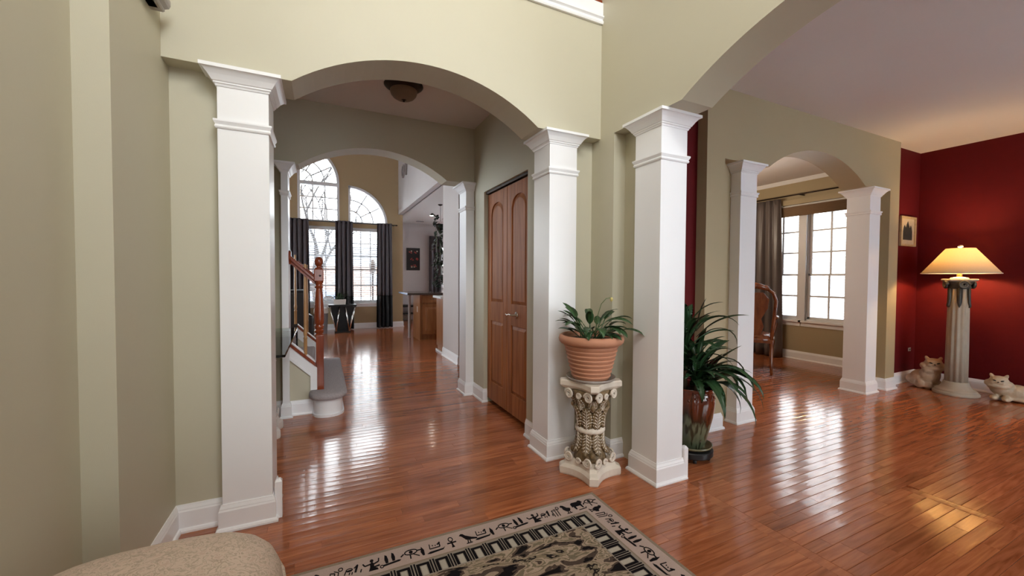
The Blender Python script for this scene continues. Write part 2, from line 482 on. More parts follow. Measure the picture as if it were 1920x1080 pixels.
def arch_poly(xa, xb, c, half, rise, top, s=S, n=28):
    """upper wall outline with a segmental arch cut from its lower edge"""
    R = (half*half + rise*rise)/(2*rise); zc = s + rise - R
    pts = [(xa, top), (xa, s)]
    for i in range(n+1):
        x = c - half + 2*half*i/n
        pts.append((x, zc + math.sqrt(max(0, R*R - (x-c)**2))))
    pts += [(xb, s), (xb, top)]
    return pts
def sweep(mb, path, prof, side=1, cap=True):
    """extrude (offset, z) profile along a 2D polyline, mitred; side=1 -> offset to the left of travel"""
    P = [Vector(q) for q in path]; rings = []
    for i, q in enumerate(P):
        ns = []
        if i > 0: d = (P[i]-P[i-1]).normalized(); ns.append(Vector((-d.y, d.x)))
        if i < len(P)-1: d = (P[i+1]-P[i]).normalized(); ns.append(Vector((-d.y, d.x)))
        if len(ns) == 2: m = (ns[0]+ns[1])/(1+ns[0].dot(ns[1]))
        else: m = ns[0]
        rings.append([(q.x+m.x*off*side, q.y+m.y*off*side, z) for off, z in prof])
    return mb.rings(rings, cap)
BASE = [(0, 0), (.0257, 0), (.0257, .009), (.021, .018), (.014, .021), (.014, .098), (.011, .106), (.011, .110), (.006, .122), (.004, .130), (0, .130)]
def baseboard(name, path, side, label):
    return struct(name, sweep(MB(), path, BASE, side), 'white_trim', label, 'baseboard')
def rect_rings(x0, x1, y0, y1, prof):
    return [[(x0-o, y0-o, z), (x1+o, y0-o, z), (x1+o, y1+o, z), (x0-o, y1+o, z)] for o, z in prof]

# ------------------------------------------------------------------ shell: floor
floor = struct('floor', B(-6.3, 4.95, -4.8, 9.5, -0.20, -0.012), 'oak_plank_joined', 'polished reddish oak plank floor running through all rooms', 'floor')
PW = 0.0571
def plank_profile(L0, L1, y0, dz, tilt, wdt):
    g = 0.0004; b = 0.0016; d = 0.0011
    ys = [g, g, g+b, wdt*0.3, wdt*0.7, wdt-g-b, wdt-g, wdt-g]
    zs = [-0.012, -d, 0, -0.00022, -0.00022, 0, -d, -0.012]
    a = []
    for y, z in zip(ys, zs):
        zz = z + dz + tilt*(y-wdt/2)*(0 if z < -0.01 else 1)
        a.append((y0+y, zz))
    r0 = [(L0+g, q[0], q[1]) for q in a]; r1 = [(L1-g, q[0], q[1]) for q in a]
    return r0, r1
def px(x, y, z):
    d = Vector((x, y, z)) - CAM; k = d.dot(_f)
    if k < 0.15: return None
    return 960 + FPX*d.dot(_r2)/k, 540 - FPX*d.dot(_u2)/k
RUG = (-1.905, -0.385, -2.80, -0.457)
planks = []
rp = random.Random(3)
y = -3.8
row = 0
while y < 9.25:
    x = -3.0 + rp.uniform(-0.9, 0)
    while x < 4.78:
        L = rp.choice((0.35, 0.5, 0.62, 0.8, 0.95, 1.1, 1.25)) * rp.uniform(0.9, 1.1)
        x1 = min(x+L, 4.79)
        # the boards break at the two cross boards in the living room
        spans = [(x, x1)]
        if y < 0.0:
            new = []
            for a, b in spans:
                for c0, c1 in (((0.160, 0.222),) if y > -3.0 else ()) + (((1.305, 1.372),) if y < -1.2 else ()):
                    if a < c0 < b or a < c1 < b or (a >= c0 and b <= c1):
                        if c0-a > 0.02: new.append((a, c0))
                        a = max(a, c1)
                if b-a > 0.02: new.append((a, b))
            spans = new
        for a, b in spans:
            planks.append((a, b, y, rp.uniform(-0.00012, 0.00012), rp.gauss(0, 0.0026)))
        x = x1
    y += PW; row += 1
def plank_area(p):
    a, b, y0 = p[:3]
    if b < -2.45: return 0
    if RUG[0] < a and b < RUG[1] and y0 > RUG[2] and y0+PW < RUG[3]: return 0
    if y0 > 0.1 and y0 < 1.7 and (a > -0.34 or b < -2.1): return 0
    if y0 > 1.7 and a > 0: return 0
    if y0 > -0.09 and a > 0 and b < 1.6: return 0
    A = 0
    pts = [px(q, y0, 0) for q in (a, b)] + [px(q, y0+PW, 0) for q in (b, a)]
    if any(q is None for q in pts): return 0
    cx = sum(q[0] for q in pts)/4; cyy = sum(q[1] for q in pts)/4
    if not (-60 < cx < 1980 and 560 < cyy < 1130): return 0
    if cx < 520: return 0
    pts = [(min(max(q[0], 0), 1920), min(max(q[1], 0), 1080)) for q in pts]
    for i in range(4):
        A += pts[i][0]*pts[(i+1) % 4][1] - pts[(i+1) % 4][0]*pts[i][1]
    return abs(A)/2
planks.sort(key=plank_area, reverse=True)
unit_cache = {}
for p in planks[:296]:
    a, b, y0, dz, tilt = p
    mb = MB(); r0, r1 = plank_profile(0, b-a, 0, 0, 0, PW); mb.rings([r0, r1])
    key = round(b-a, 3)
    if key not in unit_cache: unit_cache[key] = mb.mesh('floor_plank')
    o = link('floor_plank', unit_cache[key], 'oak_plank', floor)
    o.location = (a, y0, dz); o.rotation_euler = (tilt, 0, 0)
mb = MB()
for a, b, y0, dz, tilt in planks[296:]:
    r0, r1 = plank_profile(a, b, y0, dz, tilt, PW); mb.rings([r0, r1])
o = obj('floor_planks_beyond', mb, 'oak_plank_joined', floor); o['kind'] = 'stuff'
for c0, c1, ya, yb in ((0.160, 0.222, -3.0, 0.0), (1.305, 1.372, -3.8, -1.2)):
    yy = ya
    while yy < yb-0.01:
        ye = min(yy+1.15, yb)
        mb = MB(); r0, r1 = plank_profile(0, ye-yy, 0, 0, 0, c1-c0); mb.rings([r0, r1])
        o = obj('cross_board', mb, 'oak_plank', floor); o.location = (c1, yy, 0); o.rotation_euler = (0, 0, PI/2)
        yy = ye

# ------------------------------------------------------------------ shell: walls
# foyer / hall arch wall
wf = MB().prism(arch_poly(XL-0.12, 0.0, -1.20, 0.70, 0.235, 3.125), 'y', 0, TH)
wf.box(XL-0.12, -2.209, REC, TH-0.01, 0, S); wf.box(-0.190, 0.0, REC, TH-0.01, 0, S)
struct('wall_front', wf, 'wall_sage', 'cream upper wall with wide arch opening into the hall', 'wall')
# left wall of foyer with its projecting rear part
wl = B(XS-0.15, XS, -3.95, YS, 0, FZ); wl.box(XS-0.15, XL, YS, TH, 0, FZ)
struct('wall_left', wl, 'wall_sage', 'sage left wall of the foyer with a shallow jog', 'wall')
# right wall of foyer with big arch into the red living room
wr = MB().prism(arch_poly(-3.95, 0.0+TH, -1.55, 0.85, 0.235, FZ), 'x', 0, TH)
wr.box(0, TH, -0.145, TH, 0, S); wr.box(REC, TH-0.01, -0.335, -0.14, 0, S)
wr.box(0, TH, -3.95, -2.95, 0, S); wr.box(REC, TH-0.01, -2.96, -2.76, 0, S)
struct('wall_right', wr, 'wall_sage', 'sage right wall of the foyer with wide arch to red room', 'wall')
# foyer rear wall behind the viewer: door opening, sidelights, tall upper window
FWY = -3.80
DX0, DX1 = -1.93, -0.57
UX0, UX1, UZ0, UZ1 = -2.1, -0.3, 2.7, 4.6
wb = B(XS-0.15, DX0, FWY-0.15, FWY, 0, UZ0); wb.box(DX1, 0.24, FWY-0.15, FWY, 0, UZ0); wb.box(DX0, DX1, FWY-0.15, FWY, 2.12, UZ0)
wb.box(XS-0.15, UX0, FWY-0.15, FWY, UZ0, FZ); wb.box(UX1, 0.24, FWY-0.15, FWY, UZ0, FZ); wb.box(UX0, UX1, FWY-0.15, FWY, UZ1, FZ)
struct('wall_entrance', wb, 'wall_sage', 'sage entrance wall behind the viewer', 'wall')
struct('ceiling_foyer', B(XS-0.15, TH, -3.95, 2.0, FZ, FZ+0.15), 'ceiling_white', 'white ceiling of the tall foyer', 'ceiling')
portal('sidelight_daylight', (-1.835, FWY-0.10, 1.1), (0.18, 1.6), (0, 1, 0))
portal('sidelight_daylight', (-0.665, FWY-0.10, 1.1), (0.18, 1.6), (0, 1, 0))
portal('entrance_window_daylight', ((UX0+UX1)/2, FWY-0.10, (UZ0+UZ1)/2), (UX1-UX0, UZ1-UZ0), (0, 1, 0))

# hall
struct('wall_hall_left', B(-2.60, -2.45, TH, Y2+0.12, 0, H), 'wall_sage', 'sage left wall of the hall behind the glass table', 'wall')
wh = B(XH, XH+0.12, TH-0.01, 0.449, 0, H); wh.box(XH, XH+0.12, 1.366, Y2+0.25, 0, H); wh.box(XH, XH+0.12, 0.449, 1.366, 2.06, H)
struct('wall_hall_right', wh, 'wall_sage', 'sage hall wall with the bifold closet doors', 'wall')
struct('wall_closet', B(XH+0.12, 0.10, TH, 1.9, 0, H).box(XH+0.12, 0.2, 1.40, 1.5, 0, H), 'wall_sage', 'closet interior behind the bifold doors', 'wall')
struct('ceiling_hall', B(-2.60, 0.0, TH-0.02, Y2+0.21, H, 3.07), 'ceiling_white', 'shaded flat ceiling of the hall', 'ceiling')
w2 = MB().prism(arch_poly(-2.60, XH+0.02, -1.29, 0.66, 0.22, H), 'y', Y2, Y2+0.21)
w2.box(-2.60, -2.08, Y2+0.10, Y2+0.20, 0, S)
struct('wall_hall_arch', w2, 'wall_sage', 'dark shaded wall with the second arch toward the great room', 'wall')
struct('wall_landing', B(-2.60, TH, Y2+0.19, Y2+0.31, H, FZ), 'wall_sage', 'upper landing wall behind the balcony', 'wall')
struct('wall_landing_left', B(-2.60, -2.50, TH, Y2+0.25, H, FZ), 'wall_sage', 'upper left wall beside the landing', 'wall')
struct('wall_landing_right', B(0.0, TH, TH, Y2+0.25, H, FZ), 'wall_sage', 'upper right wall beside the landing', 'wall')
# great room
GZ = 5.2
wg = MB()
G1 = (-2.262, -1.405); G2 = (-1.213, -0.335)     # upper window units (x)
L1 = (-2.21, -1.42); L2 = (-1.215, -0.445)       # lower windows
ZT = 2.475
def quarter(x0, zb, r, top, xr, n=18):
    """wall piece over a quarter-round window top: arc centre (x0,zb), right of x0"""
    pts = [(x0, top), (x0, zb+r)]
    for i in range(1, n+1):
        a = PI/2*(1-i/n); pts.append((x0+r*math.cos(a), zb+r*math.sin(a)))
    if xr > x0+r: pts.append((xr, zb))
    pts.append((xr, top)); return pts
R1 = G1[1]-G1[0]; R2 = G2[1]-G2[0]
T1 = 3.375
L0 = (-5.4, -3.6)  # opening for the window added out of view, left of the stairs
wg.box(-6.3, L0[0], Y3, Y3+0.15, 0, GZ).box(L0[1], L1[0], Y3, Y3+0.15, 0, GZ).box(L0[0], L0[1], Y3, Y3+0.15, 0, 0.6).box(L0[0], L0[1], Y3, Y3+0.15, 3.4, GZ)
wg.box(L1[0], L1[1], Y3, Y3+0.15, 0, 0.60); wg.box(L2[0], L2[1], Y3, Y3+0.15, 0, 0.60)
wg.box(L1[1], L2[0], Y3, Y3+0.15, 0, ZT); wg.box(L2[1], 0.03, Y3, Y3+0.15, 0, ZT)
wg.box(L1[0], G1[0], Y3, Y3+0.15, 2.38, ZT)
wg.box(L1[0], L1[1], Y3, Y3+0.15, 2.38, ZT); wg.box(L2[0], L2[1], Y3, Y3+0.15, 2.38, ZT)
wg.box(L1[0]-0.001, G1[0], Y3, Y3+0.15, ZT, GZ)
wg.box(G1[1], G2[0], Y3, Y3+0.15, ZT, GZ)
wg.prism(quarter(G1[0], T1, R1, GZ, G1[1]), 'y', Y3, Y3+0.15)
wg.prism(quarter(G2[0], ZT, R2, GZ, 0.03), 'y', Y3, Y3+0.15)
struct('wall_great_room', wg, 'wall_tan', 'tan window wall of the great room', 'wall')
struct('wall_great_left', B(-6.3, -6.15, 1.7, 3.2, 0, GZ).box(-6.3, -6.15, 6.0, Y3+.1, 0, GZ).box(-6.3, -6.15, 3.2, 6.0, 0, .6).box(-6.3, -6.15, 3.2, 6.0, 3.4, GZ), 'wall_tan', 'far left wall of the great room', 'wall')
struct('wall_great_near', B(-6.3, -2.59, 1.70, 1.86, 0, GZ).box(-2.7, 0.1, Y2+0.2, Y2+0.32, H, GZ), 'wall_tan', 'near wall of the great room beside the stairs', 'wall')
struct('ceiling_great_room', B(-6.3, 0.1, 1.7, Y3+0.15, GZ, GZ+0.15), 'ceiling_white', 'high white ceiling of the great room', 'ceiling')
struct('wall_kitchen_header', B(XK, XK+0.12, Y2+0.2, Y3+0.02, H, GZ), 'wall_lilac', 'pale high wall above the kitchen opening', 'wall')
# kitchen + nook
struct('wall_kitchen_end', B(-0.055, 0.10, 3.06, 3.85, 0, H).box(0.0, 3.5, 3.06, 3.20, 0, H), 'wall_lilac', 'grey partition wall end beside the kitchen', 'wall')
struct('wall_side_passage', B(0.6, 0.7, 1.8, 3.1, 0, H).box(-0.34, 0.7, 1.85, 1.95, 0, H), 'wall_lilac', 'shadowed side passage wall', 'wall')
struct('ceiling_kitchen', B(XK+0.1, 3.6, 1.8, 9.5, H, H+0.12), 'ceiling_white', 'low ceiling of the kitchen', 'ceiling')
NY = 9.30
wn = B(-0.15, 1.42, NY, NY+0.15, 0, H).box(2.6, 3.6, NY, NY+0.15, 0, H).box(1.42, 2.6, NY, NY+0.15, 0, 0.85).box(1.42, 2.6, NY, NY+0.15, 2.25, H)
wn.box(-0.12, 0.03, Y3+0.02, NY+0.1, 0, H)
struct('wall_nook', wn, 'wall_lilac', 'pale lilac end wall of the breakfast nook', 'wall')
struct('wall_kitchen_right', B(3.45, 3.6, 3.0, 3.6, 0, H).box(3.45, 3.6, 8.8, 9.45, 0, H).box(3.45, 3.6, 3.6, 8.8, 0, .7).box(3.45, 3.6, 3.6, 8.8, 2.4, H), 'wall_lilac', 'right wall of the kitchen', 'wall')
portal('added_left_daylight', (-6.25, 4.6, 2.0), (2.8, 2.8), (1, 0, 0))
portal('added_kitchen_daylight', (3.55, 6.2, 1.55), (5.2, 1.7), (-1, 0, 0))
portal('added_side_daylight', (-4.5, Y3+0.10, 2.0), (1.8, 2.8), (0, -1, 0))
portal('nook_window_daylight', (2.01, NY+0.10, 1.55), (1.18, 1.40), (0, -1, 0))
portal('great_window_daylight', ((G1[0]+G1[1])/2, Y3+0.10, (ZT+T1+R1)/2), (R1, T1+R1-ZT), (0, -1, 0))
portal('great_window_daylight', ((G2[0]+G2[1])/2, Y3+0.10, ZT+R2/2), (R2, R2), (0, -1, 0))
portal('great_window_daylight', (sum(L1)/2, Y3+0.10, 1.49), (L1[1]-L1[0], 1.78), (0, -1, 0))
portal('great_window_daylight', (sum(L2)/2, Y3+0.10, 1.49), (L2[1]-L2[0], 1.78), (0, -1, 0))
# red living room
RY = 0.0
X4L, X4R, Y4 = 0.965, 4.066, -0.090
wd = MB().prism(arch_poly(X4L, X4R, 2.54, 0.80, 0.24, H), 'y', Y4, 0.13)
wd.box(X4L, 1.175, Y4, 0.13, 0, S); wd.box(1.175, 1.392, 0.01, 0.12, 0, S)
wd.box(3.861, X4R, Y4, 0.13, 0, S); wd.box(3.680, 3.861, 0.01, 0.12, 0, S)
struct('wall_dining_arch', wd, 'wall_olive', 'olive projecting wall with arch into the dining room', 'wall')
struct('wall_red_back', B(TH, X4L, RY, 0.13, 0, H).box(X4R, XR, RY, 0.13, 0, H), 'wall_red', 'deep red back wall of the living room', 'wall')
DW = (0.66, 1.262, 1.330, 1.932)   # dining windows along y
struct('wall_red_right', B(XR, XR+0.15, -4.75, 0.13, 0, H), 'wall_red', 'deep red side wall behind the column lamp', 'wall')
we = B(XR, XR+0.15, 0.13, DW[0], 0, H).box(XR, XR+0.15, DW[3], 3.10, 0, H).box(XR, XR+0.15, DW[0], DW[3], 0, 0.60).box(XR, XR+0.15, DW[0], DW[3], 2.34, H)
we.box(XR, XR+0.15, DW[1], DW[2], 0.60, 2.34)
we.box(0.8, 4.95, 3.0, 3.10, 0, H).box(0.80, 0.95, 0.13, 3.10, 0, H)
struct('wall_dining', we, 'wall_olive', 'olive tan dining room walls around the white window', 'wall')
struct('ceiling_living', B(0.12, 4.95, -4.75, 3.10, H, H+0.15), 'ceiling_white', 'warm lit ceiling of the red living room', 'ceiling')
LW = (1.2, 4.0)
wz = B(TH, LW[0], -4.75, -4.6, 0, H).box(LW[1], XR, -4.75, -4.6, 0, H).box(LW[0], LW[1], -4.75, -4.6, 0, 0.5).box(LW[0], LW[1], -4.75, -4.6, 2.25, H)
wz.box(0.0, TH, -4.75, -3.8, 0, H)
struct('wall_living_near', wz, 'wall_red', 'red front wall of the living room behind the viewer', 'wall')
portal('living_window_daylight', (2.6, -4.70, 1.375), (2.8, 1.75), (0, 1, 0))
portal('dining_window_daylight', (XR+0.10, (DW[0]+DW[3])/2, 1.47), (DW[3]-DW[0], 1.74), (-1, 0, 0))

# ------------------------------------------------------------------ baseboards and trims
def bb(name, path, label):
    """path walked with the room on the left-hand side"""
    return baseboard(name, path, 1, label)
bb('baseboard_left', [(-2.195, REC), (XL, REC), (XL, YS), (XS, YS), (XS, FWY)], 'white baseboard along the left foyer wall and column niche')
bb('baseboard_front', [(REC, -0.145), (0, -0.145), (0, REC), (-0.190, REC)], 'white baseboard in the corner behind the plant pedestal')
bb('baseboard_hall', [(XH+0.035, 1.366), (XH, 1.366), (XH, 1.65)], 'white baseboard between closet door and hall arch')
bb('baseboard_hall_near', [(XH, 0.235), (XH, 0.449)], 'short white baseboard between closet door and column')
bb('baseboard_hall_left', [(-2.03, 1.748), (-2.45, 1.748), (-2.45, TH)], 'white baseboard behind the glass console table')
bb('baseboard_kitchen', [(0.5, 3.06), (-0.055, 3.06), (-0.055, 3.85)], 'white baseboard of the kitchen partition')
bb('baseboard_great', [(0.03, 9.30), (0.03, Y3), (-6.1, Y3)], 'white baseboard under the great room windows')
bb('baseboard_nook', [(3.4, NY), (0.03, NY)], 'white baseboard of the breakfast nook')
bb('baseboard_living', [(1.175, 0.01), (1.175, Y4), (X4L, Y4), (X4L, RY), (TH, RY)], 'white baseboard beside the tall strap-leaf plant')
bb('baseboard_living_right', [(XR, -4.6), (XR, RY), (X4R, RY), (X4R, Y4), (3.861, Y4), (3.861, 0.01), (3.69, 0.01)], 'white baseboard along the red walls by the cat figures')
bb('baseboard_dining', [(XR, 0.13), (XR, 3.0), (0.95, 3.0)], 'white baseboard under the dining room window')
CROWN = [(0, H-0.055), (.006, H-0.055), (.012, H-0.045), (.032, H-0.015), (.040, H-0.008), (.040, H), (0, H)]
struct('trim_1', sweep(MB(), [(XR, 0.13), (XR, 3.0), (0.95, 3.0)], CROWN, 1), 'white_trim', 'white crown moulding of the dining room', 'trim')
# balcony fascia
fas = [(0, 2.985), (-.016, 2.985), (-.020, 2.995), (-.020, 3.003), (-.012, 3.010), (-.012, 3.018), (-.026, 3.026), (-.026, 3.036), (-.014, 3.042), (-.014, 3.128), (0, 3.128)]
struct('trim_2', sweep(MB(), [(0, 0), (XL, 0)], [(-a, z) for a, z in fas], 1), 'white_trim', 'white moulded fascia below the upstairs balcony', 'trim')
rail = thing('balcony_railing', 'wooden balcony railing with white balusters above the arch wall', 'railing', (0, 0.05, 3.125))
obj('bottom_rail', B(XL, 0, -0.055, 0.055, 0.003, 0.030), 'cherry_rail', rail, bevel=0.004)
obj('top_rail', B(XL, 0, -0.03, 0.03, 0.93, 0.98), 'cherry_rail', rail, bevel=0.01)
bal_me = None
bprof = [(.017, .03), (.017, .25), (.020, .26), (.012, .28), (.018, .33), (.010, .75), (.017, .78), (.017, .93)]
for i in range(18):
    if bal_me is None:
        bal_me = MB().lathe(bprof, 12).mesh('baluster', True)
    o = link('baluster', bal_me, 'white_trim', rail); o.location = (-0.06 - i*0.13, 0, 0)

# ------------------------------------------------------------------ columns
CAPP = [(-.01, 2.1185), (.004, 2.119), (.007, 2.127), (.012, 2.131), (.012, 2.137), (.017, 2.140), (.021, 2.147), (.031, 2.163), (.044, 2.178), (.050, 2.183), (.0573, 2.184), (.0573, S)]
NECK = [(-.01, 1.9225), (.005, 1.923), (.009, 1.929), (.009, 1.934), (.006, 1.940), (.014, 1.955), (.014, 1.963), (-.01, 1.966)]
def column(label, x0, x1, y0, y1, cat='column'):
    cx, cyy = (x0+x1)/2, (y0+y1)/2
    t = thing('square_column', label, cat, (cx, cyy, 0), 0, 'white square columns of the arches')
    a, b = (x1-x0)/2, (y1-y0)/2
    obj('shaft', B(-a, a, -b, b, 0.0, 2.19), 'white_trim', t, bevel=0.002)
    obj('capital', MB().rings(rect_rings(-a, a, -b, b, CAPP)), 'white_trim', t)
    obj('neck_moulding', MB().rings(rect_rings(-a, a, -b, b, NECK)), 'white_trim', t)
    obj('base', MB().rings(rect_rings(-a, a, -b, b, [(o_, z) for o_, z in BASE if 0 < o_ and z >= 0.02] + [(-.01, .1305)])), 'white_trim', t)
    obj('shoe_moulding', MB().rings(rect_rings(-a, a, -b, b, [(.0257, 0.0002), (.0257, .009), (.021, .018), (.014, .021)])), 'white_trim', t)
    return t
def endcap(t, x, y, w=0.016):
    obj('base_end_cap', MB().rings([[(x-w, y-w, z), (x+w, y-w, z), (x+w, y+w, z), (x-w, y+w, z)] for z in (0.0002, .185)] + [[(x-w*.5, y-w*.5, .198), (x+w*.5, y-w*.5, .198), (x+w*.5, y+w*.5, .198), (x-w*.5, y+w*.5, .198)]]), 'white_trim', t)
c1 = column('white square column at the left of the hall arch, beside the left wall', -2.209, -2.000, 0.0158, 0.2258)
endcap(c1, 0.1045+0.024, -0.080)
column('white square column standing just behind the pedestal with the terracotta pot', -0.402, -0.1864, 0.0145, 0.2308)
c3 = column('white square column nearest the viewer, between the pedestal and the glazed vase', 0.0155, 0.2249, -0.5454, -0.3323)
endcap(c3, 0.1047+0.020, -0.1066-0.010+0.012)
column('white square column of the living room arch, out past the rug', 0.0155, 0.2249, -2.7677, -2.5546)
column('white square column of the dining arch beside the carved chair', 1.3877, 1.5968, -0.0805, 0.1295)
column('white square column of the dining arch nearest the red wall and lamp', 3.4663, 3.6827, -0.0805, 0.1295)
column('slim white pilaster of the far hall arch beside the closet doors', -0.4273, -0.3400, 1.6477, 1.8615)
column('slim white pilaster of the far hall arch beside the stairs', -2.0850, -2.0320, 1.6477, 1.8615)

# ------------------------------------------------------------------ windows
def mapper(axis, plane):
    if axis == 'y': return lambda u, z, d: (u, plane+d, z)
    return lambda u, z, d: (plane+d, u, z)
def wbox(mb, axis, plane, u0, u1, z0, z1, d0, d1):
    if axis == 'y': return mb.box(u0, u1, plane+d0, plane+d1, z0, z1)
    return mb.box(plane+d0, plane+d1, u0, u1, z0, z1)
pane_cache = {}
def pane(parent, axis, plane, u0, u1, z0, z1, d):
    key = (axis, round(u1-u0, 4), round(z1-z0, 4))
    if key not in pane_cache:
        m = MB()
        if axis == 'y': m.box(0, u1-u0, -.0015, .0015, 0, z1-z0)
        else: m.box(-.0015, .0015, 0, u1-u0, 0, z1-z0)
        pane_cache[key] = m.mesh('pane')
    o = link('pane', pane_cache[key], 'window_glass', parent)
    o.location = (u0, plane+d, z0) if axis == 'y' else (plane+d, u0, z0)
    return o
def muntin(parent, axis, plane, u0, u1, z0, z1, d, t=0.012):
    return obj('muntin', wbox(MB(), axis, plane, u0, u1, z0, z1, d-t, d+t), 'window_white', parent)
def double_hung(name, axis, plane, u0, u1, z0, z1, rail, cols, ru, rl, label, sill=True):
    """opening u0..u1, z0..z1 in a 0.15 thick wall whose inner face is `plane` (outside at +d)"""
    fr = MB(); w = 0.028
    for a, b, c, e in ((u0, u0+w, z0, z1), (u1-w, u1, z0, z1), (u0, u1, z1-w, z1), (u0, u1, z0, z0+w)):
        wbox(fr, axis, plane, a, b, c, e, 0.03, 0.14)
    o = struct(name, fr, 'window_white', label, 'window')
    if sill:
        obj('window_sill', wbox(wbox(MB(), axis, plane, u0-0.05, u1+0.05, z0-0.022, z0+0.004, -0.045, 0.05), axis, plane, u0-0.03, u1+0.03, z0-0.085, z0-0.022, -0.014, -0.0005), 'white_trim', o)
    for k, (a, b, d, rows) in enumerate(((rail-0.015, z1-w, 0.095, ru), (z0+w, rail+0.015, 0.065, rl))):
        s = MB(); q = 0.030
        wbox(s, axis, plane, u0+w, u0+w+q, a, b, d-.014, d+.014); wbox(s, axis, plane, u1-w-q, u1-w, a, b, d-.014, d+.014)
        wbox(s, axis, plane, u0+w, u1-w, a, a+q, d-.014, d+.014); wbox(s, axis, plane, u0+w, u1-w, b-q, b, d-.014, d+.014)
        sh = obj('sash', s, 'window_white', o)
        ua, ub, za, zb = u0+w+q, u1-w-q, a+q, b-q
        for i in range(1, cols):
            x = ua+(ub-ua)*i/cols; muntin(sh, axis, plane, x-.012, x+.012, za, zb, d, 0.008)
        for j in range(1, rows):
            z = za+(zb-za)*j/rows; muntin(sh, axis, plane, ua, ub, z-.012, z+.012, d, 0.0079)
        for i in range(cols):
            for j in range(rows):
                pane(sh, axis, plane, ua+(ub-ua)*i/cols, ua+(ub-ua)*(i+1)/cols, za+(zb-za)*j/rows, za+(zb-za)*(j+1)/rows, d)
    return o
double_hung('window_1', 'y', Y3, L1[0], L1[1], 0.60, 2.38, 1.39, 3, 3, 2, 'double-hung great room window left of the middle curtain')
double_hung('window_2', 'y', Y3, L2[0], L2[1], 0.60, 2.38, 1.39, 3, 3, 2, 'double-hung great room window right of the middle curtain')
double_hung('added_window_10', 'y', Y3, L0[0], L0[1], 0.60, 3.40, 2.0, 5, 3, 3, 'added tall great room window hidden left of the stairs')  # unseen window added to let more daylight into the great room
double_hung('added_window_11', 'x', -6.30, 3.2, 6.0, 0.60, 3.40, 2.0, 5, 3, 3, 'added large window of the great room out of sight left', sill=False)  # second unseen window, added to brighten the great room
double_hung('added_window_12', 'x', 3.45, 3.6, 8.8, 0.70, 2.40, 1.55, 8, 2, 2, 'added kitchen window out of sight to the right')  # added beyond view to lift the kitchen daylight
double_hung('window_3', 'x', XR, DW[0], DW[1], 0.60, 2.34, 1.295, 2, 3, 2, 'dining room window unit nearer the white column')
double_hung('window_4', 'x', XR, DW[2], DW[3], 0.60, 2.34, 1.295, 2, 3, 2, 'dining room window unit half behind the satin curtain')
obj('mullion', B(XR-0.012, XR+0.02, DW[1]-0.02, DW[2]+0.02, 0.60, 2.34), 'window_white', bpy.data.objects['window_3'])
obj('casing', B(XR-0.014, XR, DW[0]-0.06, DW[0], 0.58, 2.40).box(XR-0.014, XR, DW[3], DW[3]+0.06, 0.58, 2.40).box(XR-0.014, XR, DW[0]-0.06, DW[3]+0.06, 2.34, 2.40), 'white_trim', bpy.data.objects['window_3'])
def arc_band(mb, cx, cz, r0, r1, y0, y1, a0=0.0, a1=PI/2, n=18):
    rs = []
    for i in range(n+1):
        a = a0+(a1-a0)*i/n; c, s = math.cos(a), math.sin(a)
        rs.append([(cx+r0*c, y0, cz+r0*s), (cx+r1*c, y0, cz+r1*s), (cx+r1*c, y1, cz+r1*s), (cx+r0*c, y1, cz+r0*s)])
    return mb.rings(rs)
def quarter_fan(parent, x0, zb, R, d=0.08, w=0.045):
    """quarter-round sash with two concentric muntins and radial bars; panes cut between them"""
    ra, rb = (R-w)*0.36, (R-w)*0.68
    for r in (ra, rb):
        obj('muntin', arc_band(MB(), x0, zb, r-.013, r+.013, Y3+d-.009, Y3+d+.009), 'window_white', parent)
    angs = [PI/6, PI/3]
    for a in angs:
        c, s = math.cos(a), math.sin(a); n = Vector((-s, c))*0.013
        obj('muntin', MB().prism([(x0+ra*c-n.x, zb+ra*s-n.y), (x0+(R-w)*c-n.x, zb+(R-w)*s-n.y), (x0+(R-w)*c+n.x, zb+(R-w)*s+n.y), (x0+ra*c+n.x, zb+ra*s+n.y)], 'y', Y3+d-.009, Y3+d+.009), 'window_white', parent)
    obj('pane', MB().prism([(x0, zb)] + [(x0+ra*math.cos(PI/2*i/8), zb+ra*math.sin(PI/2*i/8)) for i in range(9)], 'y', Y3+d-.0015, Y3+d+.0015), 'window_glass', parent)
    for r0, r1 in ((ra, rb), (rb, R-w*0.6)):
        for k in range(3):
            obj('pane', arc_band(MB(), x0, zb, r0, r1, Y3+d-.0015, Y3+d+.0015, PI/6*k, PI/6*(k+1), 5), 'window_glass', parent)
# tall upper window
fr = MB(); d0, d1 = Y3-0.012, Y3+0.14
fr.box(G1[0], G1[0]+0.05, d0, d1, ZT, T1+R1-0.01).box(G1[1]-0.05, G1[1], d0, d1, ZT, T1).box(G1[0], G1[1], d0, d1, ZT, ZT+0.045)
arc_band(fr, G1[0], T1, R1-0.055, R1, d0, d1)
u1 = struct('window_5', fr, 'window_white', 'tall upper window with quarter-round top', 'window')
obj('transom', B(G1[0]+.04, G1[1]-.04, Y3-0.002, Y3+0.13, T1-0.075, T1+0.005), 'window_white', u1)
quarter_fan(u1, G1[0]+0.03, T1, R1-0.05)
xa, xb, za, zb = G1[0]+0.05, G1[1]-0.05, ZT+0.045, T1-0.075
for i in range(1, 3):
    x = xa+(xb-xa)*i/3; muntin(u1, 'y', Y3, x-.013, x+.013, za, zb, 0.08, .009)
    z = za+(zb-za)*i/3; muntin(u1, 'y', Y3, xa, xb, z-.013, z+.013, 0.08, .0089)
for i in range(3):
    for j in range(3):
        pane(u1, 'y', Y3, xa+(xb-xa)*i/3, xa+(xb-xa)*(i+1)/3, za+(zb-za)*j/3, za+(zb-za)*(j+1)/3, 0.08)
fr = MB()
